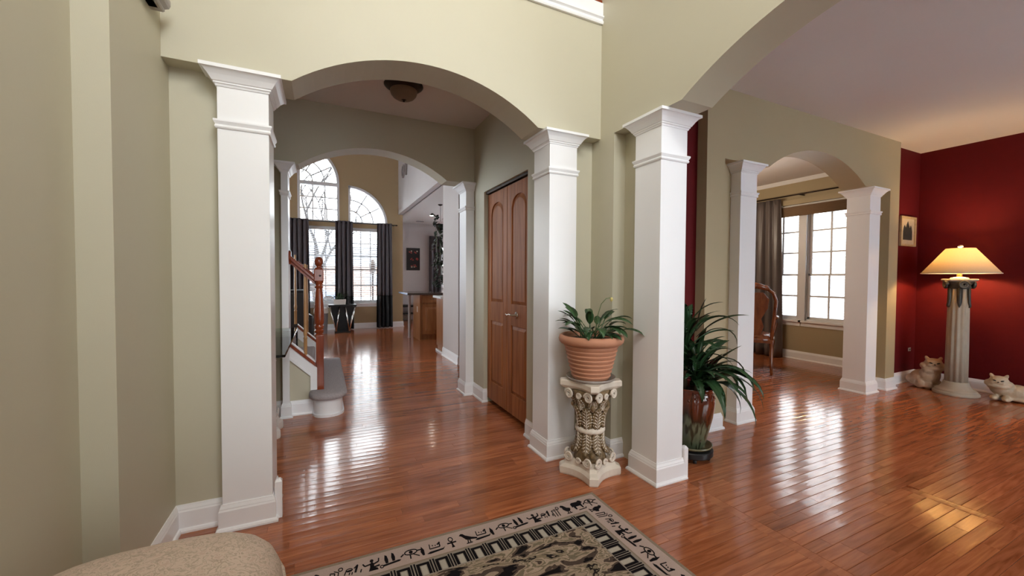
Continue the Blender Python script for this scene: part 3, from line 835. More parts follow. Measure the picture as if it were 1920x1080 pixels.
fr.box(G2[0], G2[0]+0.045, d0, d1, ZT, ZT+R2-0.01).box(G2[0], G2[1], d0, d1, ZT, ZT+0.04)
arc_band(fr, G2[0], ZT, R2-0.05, R2, d0, d1)
u2 = struct('window_6', fr, 'window_white', 'quarter-round upper window above the right pair of curtains', 'window')
quarter_fan(u2, G2[0]+0.03, ZT+0.03, R2-0.06)
for nm, a, b, lab in (('window_7', 1.42, 2.6, 'nook window behind the hanging ivy'),):
    double_hung(nm, 'y', NY, a, b, 0.85, 2.25, 1.55, 3, 2, 2, lab)
double_hung('window_8', 'y', FWY-0.15, UX0, UX1, UZ0, UZ1, 3.7, 4, 2, 2, 'tall foyer window above the entrance door', sill=False)
double_hung('window_9', 'y', -4.75, LW[0], LW[1], 0.5, 2.25, 1.35, 8, 2, 2, 'front window of the living room', sill=False)
dd = struct('door_1', B(-1.69, -0.81, FWY-0.12, FWY-0.07, 0.01, 2.10), 'white_trim', 'entrance door behind the viewer', 'door')
obj('door_frame', B(-1.93, -1.74, FWY-0.12, FWY-0.05, 0, 0.30).box(-0.76, -0.57, FWY-0.12, FWY-0.05, 0, 0.30).box(-1.93, -1.74, FWY-0.12, FWY-0.05, 1.90, 2.12).box(-0.76, -0.57, FWY-0.12, FWY-0.05, 1.90, 2.12).box(-1.74, -1.69, FWY-0.15, FWY, 0, 2.12).box(-0.81, -0.76, FWY-0.15, FWY, 0, 2.12).box(-0.81, -0.78, FWY-0.15, FWY, 0, 2.12).box(-1.69, -0.81, FWY-0.15, FWY, 2.10, 2.12), 'white_trim', dd)

# ------------------------------------------------------------------ bifold closet doors
dr = thing('bifold_closet_door', 'reddish oak bifold closet doors with arched raised panels', 'door', (XH+0.060, 0.449, 0))
DXF = -0.022
def door_leaf(y0, y1):
    z0, z1 = 0.045, 2.030; w = y1-y0
    st = 0.085
    def arch_out(a, b, zb, zt, n=14):
        """panel outline with eyebrow top: shoulders low, arc in the middle"""
        pts = [(a, zb), (b, zb)]
        c = (a+b)/2; h = (b-a)/2; rise = 0.105
        for i in range(n+1):
            y = b-(b-a)*i/n; k = (y-c)/h
            pts.append((y, zt-rise + rise*math.sqrt(max(0, 1-abs(k)**2.3))))
        return pts
    body = obj('leaf', B(DXF+0.012, DXF+0.034, y0+.002, y1-.002, z0, z1), 'oak_door', dr)
    up = arch_out(y0+st, y1-st, 1.000, 1.925); lo = [(y0+st, 0.225), (y1-st, 0.225), (y1-st, 0.815), (y0+st, 0.815)]
    # frame face around the panels
    f = MB()
    f.box(DXF, DXF+0.012, y0+.002, y0+st, z0, z1).box(DXF, DXF+0.012, y1-st, y1-.002, z0, z1)
    f.box(DXF, DXF+0.012, y0+st, y1-st, z0, 0.225).box(DXF, DXF+0.012, y0+st, y1-st, 0.815, 1.000)
    top = [q for q in up[2:]]
    f.prism([(y0+st, z1), (y1-st, z1)] + top, 'x', DXF, DXF+0.012)
    obj('frame_face', f, 'oak_door', body, bevel=0.003)
    def raised(poly):
        c = Vector((sum(q[0] for q in poly)/len(poly), sum(q[1] for q in poly)/len(poly)))
        def inset(d):
            r = []
            for q in poly:
                v = Vector(q)-c
                r.append((c.x+v.x*(1-d/ (abs(v.x)+1e-6) if abs(v.x) > d*1.2 else 1), c.y+v.y*(1-d/(abs(v.y)+1e-6) if abs(v.y) > d*1.2 else 1)))
            return r
        m = MB(); r0 = inset(0.004); r1 = inset(0.012); r2 = inset(0.030)
        m.rings([[(DXF+0.012, a, b) for a, b in r0], [(DXF+0.010, a, b) for a, b in r1], [(DXF+0.003, a, b) for a, b in r2]])
        return m
    obj('panel', raised(up), 'oak_door', body); obj('panel', raised(lo), 'oak_door', body)
door_leaf(0.006, 0.455); door_leaf(0.458, 0.911)
hd = obj('lever_handle', MB().lathe([(.0, 0), (.030, 0), (.030, .004), (.024, .009), (.011, .012), (.010, .042), (.0, .044)], 20), 'nickel', dr, smooth=True)
hd.rotation_euler = (0, -PI/2, 0); hd.location = (DXF, 0.262, 0.912)
obj('lever', MB().tube([(0.0, 0, .036), (.002, .03, .040), (.006, .06, .042), (-.004, .09, .044), (.003, .115, .046)], [.009, .008, .007, .007, .006], 8), 'nickel', hd, smooth=True)
struct('trim_3', B(XH+0.02, XH+0.115, 0.449, 1.366, 2.038, 2.059), 'bronze', 'dark header track above the bifold doors', 'trim')

# ------------------------------------------------------------------ staircase
NX, NYY = -1.797, 1.715          # near newel
st = thing('staircase', 'grey carpeted staircase with white stringers and cherry handrails rising left behind the pilaster', 'staircase', (NX, NYY, 0))
SL = 0.96
def stair_outline(r, y1, n=30):
    """plan of the bullnose starting step: half-round near end, straight back"""
    cx, c_y = 0.071, -0.075
    pts = [(cx+r*math.cos(PI+PI*i/n), c_y+r*math.sin(PI+PI*i/n)) for i in range(n+1)]
    return pts + [(cx+r, y1), (cx-r, y1)]
obj('riser', MB().prism(stair_outline(0.118, 1.45), 'z', 0.0002, 0.160), 'white_trim', st, autosmooth=40)
obj('riser_shoe', MB().prism(stair_outline(0.130, 1.46), 'z', 0.0002, 0.022), 'white_trim', st, autosmooth=40)
rings = []
for r, z in ((0.128, .150), (0.148, .156), (0.157, .172), (0.155, .190), (0.143, .204), (0.11, .209)):
    rings.append([(x, y, z) for x, y in stair_outline(r, 1.47)])
obj('carpet_tread', MB().rings(rings), 'carpet_grey', st, smooth=True)
for k in range(1, 7):
    x1 = -0.055 - (k-1)*0.20; z = 0.209 + k*0.19
    obj('carpet_step', B(x1-0.22, x1, 0.05, 1.30, z-0.19, z), 'carpet_grey', st, bevel=0.02)
def slope_poly(x0, x1, zlo, zhi):
    """band parallel to the stair slope; zlo/zhi are heights at x=0"""
    return [(x0, zlo-SL*x0), (x1, zlo-SL*x1), (x1, zhi-SL*x1), (x0, zhi-SL*x0)]
for k, yb in enumerate((-0.015, 1.335)):
    obj('knee_wall', MB().prism([(-0.24, 0), (-0.005, 0), (-0.005, 0.40), (-0.24, 0.40+SL*0.235)], 'y', yb, yb+0.06), 'wall_sage', st)
    sb = obj('stringer', MB().prism(slope_poly(-0.24, -0.072, 0.292, 0.392), 'y', yb-0.014, yb+0.075), 'white_trim', st)
    obj('stringer_moulding', MB().prism(slope_poly(-0.24, -0.072, 0.270, 0.292), 'y', yb-0.022, yb), 'white_trim', sb)
    obj('end_board', MB().prism([(-0.074, 0.212), (-0.020, 0.212), (-0.020, 0.411), (-0.074, 0.463)], 'y', yb-0.018, yb+0.070), 'white_trim', st)
    obj('shoe_rail', MB().prism(slope_poly(-0.24, -0.03, 0.392, 0.424), 'y', yb-0.024, yb+0.082), 'cherry_rail', st)
    obj('shoe_fillet', MB().prism(slope_poly(-0.24, -0.03, 0.424, 0.434), 'y', yb+0.004, yb+0.056), 'white_trim', st)
    # newel
    yc = yb+0.03 - (0.015 if k == 0 else 0)
    nw = obj('newel_post', B(-0.027, 0.036, yc-0.032, yc+0.032, 0.205, 0.700), 'cherry_rail', st, bevel=0.004)
    prof = [(.036, .70), (.038, .705), (.030, .715), (.036, .728), (.040, .74), (.030, .752), (.038, .768), (.040, .78), (.032, .795), (.040, .81), (.042, .85), (.040, .90), (.034, 1.05), (.029, 1.11), (.027, 1.12), (.034, 1.128), (.036, 1.138), (.028, 1.146), (.029, 1.165), (.037, 1.175), (.037, 1.188)]
    obj('newel_turning', MB().lathe(prof, 24, (0, yc, 0)), 'cherry_rail', nw, autosmooth=50)
    obj('newel_block', B(-0.039, 0.039, yc-0.039, yc+0.039, 1.186, 1.296), 'cherry_rail', nw, bevel=0.006)
    obj('newel_finial', MB().lathe([(.034, 1.295), (.036, 1.302), (.022, 1.310), (.019, 1.322), (.024, 1.326), (.034, 1.342), (.0375, 1.362), (.034, 1.384), (.020, 1.402), (.0, 1.407)], 24, (0, yc, 0)), 'cherry_rail', nw, smooth=True)
    bl = obj('bolt_plug', MB().lathe([(.0, 0), (.009, 0), (.007, .003), (0, .004)], 12), 'bronze', nw, smooth=True)
    bl.rotation_euler = (PI/2, 0, 0); bl.location = (0.010, yc-0.039, 1.236)
    # handrail
    hr = []
    for x in (-0.235, -0.036):
        z = 1.195 - SL*(x+0.036)
        hr.append([(x, yc+a, z+b) for a, b in ((-.020, -.036), (.020, -.036), (.020, -.014), (.032, 0), (.032, .022), (.018, .036), (-.018, .036), (-.032, .022), (-.032, 0), (-.020, -.014))])
    obj('handrail', MB().rings(hr), 'cherry_rail', st)
    if k == 0:
        rs = MB().lathe([(0, 0), (.062, 0), (.062, .010), (.054, .018), (0, .018)], 20)
        ro = obj('rail_rosette', rs, 'cherry_rail', st, autosmooth=40)
        ro.rotation_euler = (0, PI/2, 0); ro.location = (-0.2345, yc, 1.395)
    bp_ = [(.0145, -.02), (.0145, .13), (.0165, .135), (.0165, .142), (.011, .15), (.0155, .17), (.0165, .19), (.013, .21), (.0125, .23), (.0135, .40), (.0105, .66), (.0105, .80)]
    for xb_ in ((-0.112,) if k == 0 else (-0.14, -0.262)):
        zb = 0.432 - SL*xb_
        o = obj('baluster', MB().lathe(bp_, 14), 'oak_baluster', st, autosmooth=50); o.location = (xb_, yc, zb)
baseboard('baseboard_stairs', [(-1.846, 1.70), (-2.03, 1.70)], 1, 'short white baseboard under the stair stringer')

# ------------------------------------------------------------------ ornate pedestals
def concave_square(hd, cw, depth, n=8):
    """square plan with concave sides and cut corners; hd = half diagonal; a corner on +x"""
    out = []
    for k in range(4):
        a = k*PI/2
        c, s = math.cos(a), math.sin(a)
        p0 = Vector((hd, -cw)); p1 = Vector((hd, cw))
        rot = lambda q: Vector((q.x*c - q.y*s, q.x*s + q.y*c))
        nx = rot(p0), rot(p1)
        out += [nx[0], nx[1]]
        a2 = a+PI/2; c2, s2 = math.cos(a2), math.sin(a2)
        q = Vector((hd, -cw)); e = Vector((q.x*c2-q.y*s2, q.x*s2+q.y*c2))
        mid = (nx[1]+e)/2; inw = -mid.normalized()
        for i in range(1, n):
            t = i/n; out.append(nx[1].lerp(e, t) + inw*depth*math.sin(PI*t))
    return [(q.x, q.y) for q in out]
def acanthus(h, w, curl):
    m = MB(); rows = 7; rs = []
    for i in range(rows):
        t = i/(rows-1); z = h*t; off = 0.006 + curl*t**3 ; ww = w*(0.7+0.5*math.sin(PI*min(1, t*1.1)))*(1 if t < .9 else .55)
        rip = 0.006*math.sin(t*PI*5)
        rs.append([(off-0.004, -ww/2, z), (off+0.010+rip*.4, -ww/3, z-0.003), (off+0.004, -ww/8, z), (off+0.018, 0, z-.002), (off+0.004, ww/8, z), (off+0.010+rip*.4, ww/3, z-0.003), (off-0.004, ww/2, z), (off-0.008, 0, z)])
    return m.rings(rs)
def acanthus_ribs(h, w, curl):
    m = MB()
    def P(t, y):
        off = 0.006 + curl*t**3; ww = w*(0.7+0.5*math.sin(PI*min(1, t*1.1)))*(1 if t < .9 else .55)
        return (off+0.012-0.010*abs(y), y*ww/2, h*t)
    m.tube([P(t, 0) for t in (0, .25, .5, .75, .95)], [.0045, .0045, .004, .0035, .003], 5)
    for sgn in (-1, 1):
        for k in range(6):
            t0 = .04+.14*k
            m.tube([P(t0, 0), P(min(.97, t0+.10), sgn*.45), P(min(.98, t0+.14), sgn*.92)], [.0022, .0042, .0028], 5)
    return m
def scroll(r=0.026, w=0.012):
    pts = []; rad = []
    for i in range(34):
        a = i/33*2.1*2*PI; rr = r*(1-0.82*i/33)
        pts.append((rr*math.cos(a), 0, rr*math.sin(a))); rad.append(w*(0.62-0.25*i/33))
    return MB().tube(pts, rad, 6)
def pedestal(label, loc, rz, height, leafmat, bodymat, group):
    t = thing('ornate_pedestal', label, 'pedestal', loc, rz, group)
    k = height/0.595
    def slab(prof):
        rs = []
        for hd, cw, dp, z in prof: rs.append([(x, y, z*k) for x, y in concave_square(hd, cw, dp)])
        return MB().rings(rs)
    obj('plinth', slab([(.186, .024, .030, .0005), (.190, .026, .030, .010), (.190, .026, .030, .046), (.182, .023, .030, .056), (.160, .022, .022, .066), (.150, .020, .020, .085), (.128, .018, .012, .100)]), bodymat, t)
    obj('abacus', slab([(.150, .018, .022, .538), (.172, .020, .028, .548), (.186, .022, .030, .556), (.190, .024, .030, .562), (.190, .024, .030, .588), (.184, .022, .030, .595)]), bodymat, t)
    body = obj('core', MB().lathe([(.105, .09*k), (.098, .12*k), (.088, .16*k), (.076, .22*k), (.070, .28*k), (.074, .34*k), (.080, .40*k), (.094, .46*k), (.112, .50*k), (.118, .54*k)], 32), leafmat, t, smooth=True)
    # rope ring
    rp_ = MB(); rs = []
    for i in range(72):
        a = 2*PI*i/72; q = []
        for j in range(10):
            b = 2*PI*j/10; rr = 0.0165*(1+0.09*math.cos(16*a - 2.0*math.sin(b)))
            q.append(((0.077+rr*math.cos(b))*math.cos(a), (0.077+rr*math.cos(b))*math.sin(a), 0.287*k + 1.15*rr*math.sin(b)))
        rs.append(q)
    rs.append(rs[0]); rp_.rings(rs, cap=False)
    obj('rope_ring', rp_, bodymat, t, smooth=True)
    lm = acanthus(0.135*k, 0.062, 0.030).mesh('acanthus_leaf', True); lm2 = acanthus(0.125*k, 0.060, 0.034).mesh('acanthus_leaf', True); lm3 = acanthus(0.075*k, 0.052, 0.028).mesh('acanthus_leaf', True)
    ribs = [acanthus_ribs(*q).mesh('leaf_ribs', True) for q in ((0.135*k, 0.062, 0.030), (0.125*k, 0.060, 0.034), (0.075*k, 0.052, 0.028))]
    for i in range(8):
        a = i*PI/4+PI/8
        o = link('acanthus_leaf', lm, leafmat, t); link('leaf_ribs', ribs[0], bodymat, o); o.location = (0.072*math.cos(a), 0.072*math.sin(a), 0.305*k); o.rotation_euler = (0, 0, a)
        o = link('acanthus_leaf', lm2, leafmat, t); o.location = (0.070*math.cos(a), 0.070*math.sin(a), 0.270*k); link('leaf_ribs', ribs[1], bodymat, o)
        o.matrix_local = Matrix.Translation((0.068*math.cos(a), 0.068*math.sin(a), 0.272*k)) @ Matrix.Rotation(a, 4, 'Z') @ Matrix.Rotation(PI, 4, 'X')
        a += PI/8
        o = link('acanthus_leaf', lm3, leafmat, t); link('leaf_ribs', ribs[2], bodymat, o); o.location = (0.082*math.cos(a), 0.082*math.sin(a), 0.415*k); o.rotation_euler = (0, 0, a)
    sc = scroll(0.030, 0.013).mesh('volute', True); sc2 = scroll(0.019, 0.010).mesh('volute', True)
    for i in range(4):
        a = i*PI/2
        for sgn, z, r in ((1, .510, .142), (-1, .118, .140)):
            for e in (-1, 1):
                aa = a+e*0.24
                o = link('volute', sc, bodymat, t)
                o.matrix_local = Matrix.Translation((r*math.cos(aa), r*math.sin(aa), z*k)) @ Matrix.Rotation(a+e*PI/4-PI/2, 4, 'Z') @ Matrix.Scale(sgn, 4, (0, 0, 1))
        o = link('volute', sc2, bodymat, t)
        o.matrix_local = Matrix.Translation((0.116*math.cos(a+PI/4), 0.116*math.sin(a+PI/4), .105*k)) @ Matrix.Rotation(a+PI/4+PI/2, 4, 'Z')
        o = link('volute', sc2, bodymat, t)
        o.matrix_local = Matrix.Translation((0.118*math.cos(a+PI/4), 0.118*math.sin(a+PI/4), .505*k)) @ Matrix.Rotation(a+PI/4+PI/2, 4, 'Z')
        # dark acorn drops
        for z in (0.15, 0.44):
            aa = a
            obj('acorn', MB().ell((0.108*math.cos(aa), 0.108*math.sin(aa), z*k), (.014, .014, .020), 10, 7), leafmat, t, smooth=True)
    return t
PED = (-0.246, -0.245)
FRONT = math.atan2(-0.155, -0.085)
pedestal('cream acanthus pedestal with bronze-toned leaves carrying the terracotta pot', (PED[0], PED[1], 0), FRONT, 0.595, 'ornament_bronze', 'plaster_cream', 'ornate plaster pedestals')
pedestal('white plaster pedestal at the far end of the glass console table', (-2.215, 1.29, 0), PI/4, 0.772, 'plaster_white', 'plaster_white', 'ornate plaster pedestals')
pedestal('white plaster pedestal at the near end of the glass console table, behind the left column', (-2.205, 0.56, 0), PI/4, 0.772, 'plaster_white', 'plaster_white', 'ornate plaster pedestals')
gt = obj('glass_tabletop', B(-2.42, -1.958, 0.27, 1.60, 0.774, 0.789), 'table_glass', None, bevel=0.004)
tag(gt, 'thick clear glass tabletop resting on two plaster pedestals', 'tabletop')

# ------------------------------------------------------------------ terracotta pot with peace lily
pt = thing('plant_saucer', 'clear plastic saucer under the terracotta pot', 'saucer', (PED[0], PED[1], 0.596))
obj('dish', MB().lathe([(.10, 0), (.135, .001), (.150, .020), (.153, .020), (.138, .0), (.10, .004), (0.0, .004)], 36), 'clear_plastic', pt, smooth=True)
PZ = 0.602
pot = thing('terracotta_pot', 'ribbed terracotta pot with a rolled rim on the ornate pedestal', 'pot', (PED[0], PED[1], PZ))
prof = [(0.0, 0.0), (.108, 0.0)]
nrib = 8; zb0, zb1 = 0.004, 0.212
for i in range(nrib*6+1):
    t = i/(nrib*6); z = zb0+(zb1-zb0)*t; fr_ = (t*nrib) % 1
    prof.append((.110+0.052*t + 0.0052*math.sin(PI*fr_)**0.6 + (0.004 if fr_ > .5 else 0), z))
prof += [(.172, .216), (.186, .220), (.198, .232), (.202, .250), (.197, .266), (.186, .274), (.178, .272), (.172, .26), (.168, .236)]
obj('pot_wall', MB().lathe(prof, 48, cap=False), 'terracotta', pot, autosmooth=60)
obj('soil', MB().lathe([(.170, .238), (.12, .245), (.05, .250), (0, .250)], 28, cap=False), 'soil', pot, smooth=True)
def leaf_mesh(name, L, W, el0, droop, pet=0.0, fold=0.18, twist=0.0, n=10, petr=0.003, wprof=None, zoff=0.0):
    """strap or blade leaf growing along +x from the origin, elevation el0 (rad), bending down by droop (rad)"""
    m = MB(); pos = Vector((0, 0, zoff)); pts = []
    N_ = n + (4 if pet else 0)
    tot = L + pet; stp = tot/N_
    for i in range(N_+1):
        t = i/N_
        pts.append((pos.copy(), el0 - droop*t**1.5))
        e = el0 - droop*(t+0.5/N_)**1.5
        pos = pos + Vector((math.cos(e), 0, math.sin(e)))*stp
    k0 = int(round(N_*pet/tot)) if pet else 0
    if pet:
        m.tube([p for p, e in pts[:k0+1]], petr, 5)
    rs = []
    for i in range(k0, N_+1):
        t = (i-k0)/(N_-k0); p, e = pts[i]
        wv = W*(wprof(t) if wprof else math.sin(PI*min(.999, max(0.02, t**0.75)))**0.8)
        up = Vector((-math.sin(e), 0, math.cos(e))); sd = Vector((0, 1, 0)); tw = twist*t
        s2 = sd*math.cos(tw)+up*math.sin(tw); u2_ = up*math.cos(tw)-sd*math.sin(tw)
        th = 0.0007
        rs.append([tuple(p - s2*wv/2 + u2_*wv*fold), tuple(p - s2*wv/4 + u2_*wv*fold*.4), tuple(p), tuple(p + s2*wv/4 + u2_*wv*fold*.4), tuple(p + s2*wv/2 + u2_*wv*fold), tuple(p - u2_*th)])
    m.rings(rs)
    return m
pl = thing('peace_lily', 'peace lily with dark lance-shaped leaves in the ribbed terracotta pot', 'plant', (PED[0], PED[1], PZ+0.245))
rl = random.Random(11)
def add_leaf(parent, mat, az, base, *a, **k):
    o = obj('leaf', leaf_mesh('leaf', *a, **k), mat, parent, smooth=True)
    o.location = base; o.rotation_euler = (0, 0, az); return o
VA = math.atan2(CAM.y-PED[1], CAM.x-PED[0])      # azimuth toward the camera
RT = VA+PI/2                                        # picture right
# (picture angle offset from right, length, width, elevation, droop, petiole)
spec = [(PI-.15, .11, .034, 1.15, .95, .13), (PI+.3, .12, .042, 1.05, 1.25, .10), (PI-.5, .12, .036, 0.75, .75, .07), (PI+.1, .10, .044, .75, .9, .05),
        (PI-.2, .13, .030, 1.25, 1.5, .10), (-.10, .16, .042, 1.05, 1.75, .14), (.25, .14, .034, 1.15, 1.6, .13), (-.45, .14, .046, 0.95, 1.8, .11), (-.2, .12, .034, .9, 1.3, .09),
        (.05, .14, .040, .62, 1.5, .17), (-.8, .12, .046, 1.05, 2.0, .11), (-1.3, .11, .048, 1.1, 2.3, .11), (-1.9, .12, .048, 1.1, 2.2, .10), (-2.3, .12, .044, 1.2, 1.8, .10),
        (1.0, .13, .042, 1.25, 1.4, .13), (1.7, .13, .042, 1.3, 1.4, .13), (2.3, .13, .040, 1.3, 1.3, .14), (-1.6, .12, .040, 1.45, 1.2, .11), (2.8, .13, .042, 1.38, .85, .12),
        (.5, .13, .040, 1.35, 1.3, .12), (-.5, .12, .040, .6, 1.3, .07), (-1.0, .11, .040, .7, 1.4, .06)]
for pa, L, W, el, dr_, pe in spec + [(q[0]+.35, q[1]*.9, q[2], q[3]-.12, q[4], q[5]*.8) for q in spec[::2]]:
    W *= 1.25; L *= 1.12
    az = RT + pa
    b = (0.045*math.cos(az+rl.uniform(-1, 1)), 0.045*math.sin(az+rl.uniform(-1, 1)), 0)
    add_leaf(pl, 'leaf_lily', az, b, L, W, el, dr_, pet=pe, fold=.14, twist=rl.uniform(-.5, .5))
fs = obj('flower_stem', MB().tube([(0.02*math.cos(RT), 0.02*math.sin(RT), 0), (.04*math.cos(RT), .04*math.sin(RT), .15), (.06*math.cos(RT), .06*math.sin(RT), .22), (.09*math.cos(RT), .09*math.sin(RT), .255), (.115*math.cos(RT), .115*math.sin(RT), .26)], .0022, 6), 'stem_green', pl, smooth=True)
obj('flower_bud', MB().ell((.122*math.cos(RT), .122*math.sin(RT), .250), (.010, .010, .014), 10, 7), 'bud', fs, smooth=True)

# ------------------------------------------------------------------ glazed vase with strap-leaf plant, on a dolly
VX, VY = 0.520, -0.360
dl = thing('plant_dolly', 'black round plant dolly on casters under the glazed vase', 'dolly', (VX, VY, 0))
obj('deck', MB().lathe([(0, .032), (.132, .032), (.140, .040), (.140, .070), (.134, .076), (0, .076)], 36), 'black_plastic', dl, autosmooth=40)
for i in range(5):
    a = i*2*PI/5 - 0.95
    cs = obj('caster', MB().lathe([(0, -.009), (.014, -.009), (.0155, 0), (.014, .009), (0, .009)], 14, (0, 0, 0)), 'black_plastic', dl, smooth=True)
    cs.location = (.108*math.cos(a), .108*math.sin(a), .0158); cs.rotation_euler = (PI/2, 0, a)
    obj('caster_fork', B(.098*math.cos(a)-.006, .098*math.cos(a)+.006, .098*math.sin(a)-.006, .098*math.sin(a)+.006, .016, .034), 'black_plastic', dl)
sa = thing('glazed_saucer', 'olive glazed saucer between the vase and its black dolly', 'saucer', (VX, VY, 0.0765))
obj('dish', MB().lathe([(.085, 0), (.115, .004), (.132, .018), (.136, .028), (.131, .030), (.112, .012), (.08, .010), (0, .010)], 40), 'saucer_glaze', sa, smooth=True)
vs = thing('glazed_vase', 'tall vase with brown glaze dripping into green behind the front column', 'vase', (VX, VY, 0))
vz = 0.088
prof = [(0, vz), (.085, vz), (.090, vz+.006), (.098, vz+.05), (.116, vz+.13), (.134, vz+.21), (.143, vz+.275), (.145, vz+.31), (.141, vz+.345), (.134, vz+.37), (.131, vz+.385), (.136, vz+.395), (.141, vz+.402), (.137, vz+.408), (.128, vz+.404), (.124, vz+.385), (.122, vz+.36)]
obj('vase_wall', MB().lathe(prof, 48, cap=False), 'drip_glaze', vs, autosmooth=70)
for i in range(22):
    a = 2*PI*i/22
    obj('bead', MB().ell((.1405*math.cos(a), .1405*math.sin(a), vz+.345+0.008*math.cos(a*11)), (.007, .007, .009), 8, 6), 'drip_glaze', vs, smooth=True)
obj('soil', MB().lathe([(.123, vz+.365), (0, vz+.372)], 28, cap=False), 'soil', vs, smooth=True)
yu = thing('strap_leaf_plant', 'tall plant with long arching strap leaves in the glazed vase', 'plant', (VX, VY, vz+.365))
rl = random.Random(5)
WP = lambda t: (0.55+0.45*min(1, t*3.2)) * (1-max(0, (t-.45)/.55)**1.9) + 0.02
canes = [((-.045, .02), .42, 0.0), ((.055, -.035), .06, 0.4), ((-.02, -.05), .22, 1.1)]
for (bx, by), hgt, ph in canes:
    obj('cane', MB().tube([(bx, by, -.02), (bx+.004, by, hgt*.5), (bx, by, hgt+.05)], [.016, .014, .010], 8), 'cane', yu, smooth=True)
VR = math.atan2(VY-CAM.y, VX-CAM.x) - PI/2     # picture right at the vase
for ci, ((bx, by), hgt, ph) in enumerate(canes):
    nl = (34, 24, 22)[ci]
    for i in range(nl):
        t = i/(nl-1)
        az = ph + i*2.399
        L = rl.uniform(.30, .46)*(1.0-0.25*t); el = rl.uniform(.35, .7) + 0.85*t; dr_ = rl.uniform(1.2, 2.2)*(1-0.45*t)
        if (math.cos(az-VR) < -0.3): L *= 0.62
        zb = hgt*(0.25+0.8*t)
        # the wall of the room and the front column limit leaves on those sides
        d = Vector((math.cos(az), math.sin(az)))
        if d.y > 0.3: L = min(L, 0.26); el = max(el, 1.0)
        if d.x < -0.2 and d.y < 0.2: L = min(L, 0.22); el = max(el, 1.05)
        add_leaf(yu, 'leaf_green', az, (bx+.012*d.x, by+.012*d.y, zb), L, rl.uniform(.040, .060), el, dr_, fold=.13, twist=rl.uniform(-.8, .8), n=11, wprof=WP)
for off, L, el, dr_, zb, W in ((0.0, .37, .95, .35, .06, .036), (0.15, .42, 1.15, 2.5, .10, .026), (-.25, .46, 1.0, 2.35, .07, .028), (-.5, .44, .95, 2.4, .06, .032), (.1, .36, 1.3, 2.6, .30, .024), (-.1, .34, .85, .9, .38, .026), (-.6, .40, .6, 2.0, .05, .032), (-.95, .38, .7, 2.15, .05, .034), (.35, .38, .9, 2.4, .05, .028), (-.3, .30, 1.0, 1.6, .42, .024), (-1.3, .30, .8, 2.3, .05, .034), (.0, .22, 1.45, .3, .42, .03), (-.7, .52, .5, 1.7, .05, .032), (-.45, .50, .7, 1.85, .06, .032), (-.2, .48, .75, 1.9, .07, .030), (-1.1, .46, .6, 1.8, .05, .032)):
    az = VR + off
    add_leaf(yu, 'leaf_green', az, (.03*math.cos(az)-0.01, .03*math.sin(az), zb), L*1.05, W*1.75, el, dr_+(.35 if dr_ > 1.5 else 0), fold=.12, twist=rl.uniform(-.6, .6), n=12, wprof=WP)

# ------------------------------------------------------------------ rug
rg = thing('area_rug', 'tan and black area rug with a hieroglyph border on the foyer floor', 'rug', (RUG[0], RUG[2], 0.0006))
RW, RD = RUG[1]-RUG[0], RUG[3]-RUG[2]
def ring_band(a, b, z0, z1):
    m = MB()
    m.box(a, RW-a, a, b, z0, z1).box(a, RW-a, RD-b, RD-a, z0, z1).box(a, b, b, RD-b, z0, z1).box(RW-b, RW-a, b, RD-b, z0, z1); return m
obj('edge_binding', ring_band(0, .018, 0, .0082), 'rug_edge', rg, bevel=0.003)
obj('glyph_border', ring_band(.018, .138, 0, .0085), 'rug_pink', rg)
obj('border_line', ring_band(.138, .146, 0, .0088), 'rug_edge', rg)
obj('key_border', ring_band(.146, .238, 0, .0085), 'rug_pale', rg)
obj('field', B(.238, RW-.238, .238, RD-.238, 0, .0084), 'rug_field', rg)
GZ_ = 0.0086
def flat(polys, z0=GZ_, z1=GZ_+0.0011):
    m = MB()
    for p in polys: m.prism(p, 'z', z0, z1)
    return m
def circ(cx, cy_, r, n=12, a0=0, a1=2*PI, ry=None):
    ry = ry or r
    return [(cx+r*math.cos(a0+(a1-a0)*i/n), cy_+ry*math.sin(a0+(a1-a0)*i/n)) for i in range(n if a1-a0 > 6.2 else n+1)]
def ringp(cx, cy_, r, w, ry=None, n=14):
    ry = ry or r; out = []
    for i in range(n):
        a, b = 2*PI*i/n, 2*PI*(i+1)/n
        out.append([(cx+r*math.cos(a), cy_+ry*math.sin(a)), (cx+r*math.cos(b), cy_+ry*math.sin(b)), (cx+(r-w)*math.cos(b), cy_+(ry-w)*math.sin(b)), (cx+(r-w)*math.cos(a), cy_+(ry-w)*math.sin(a))])
    return out
def bar(x0, y0, x1, y1, w):
    d = Vector((x1-x0, y1-y0)).normalized(); n = Vector((-d.y, d.x))*w/2
    return [(x0-n.x, y0-n.y), (x1-n.x, y1-n.y), (x1+n.x, y1+n.y), (x0+n.x, y0+n.y)]
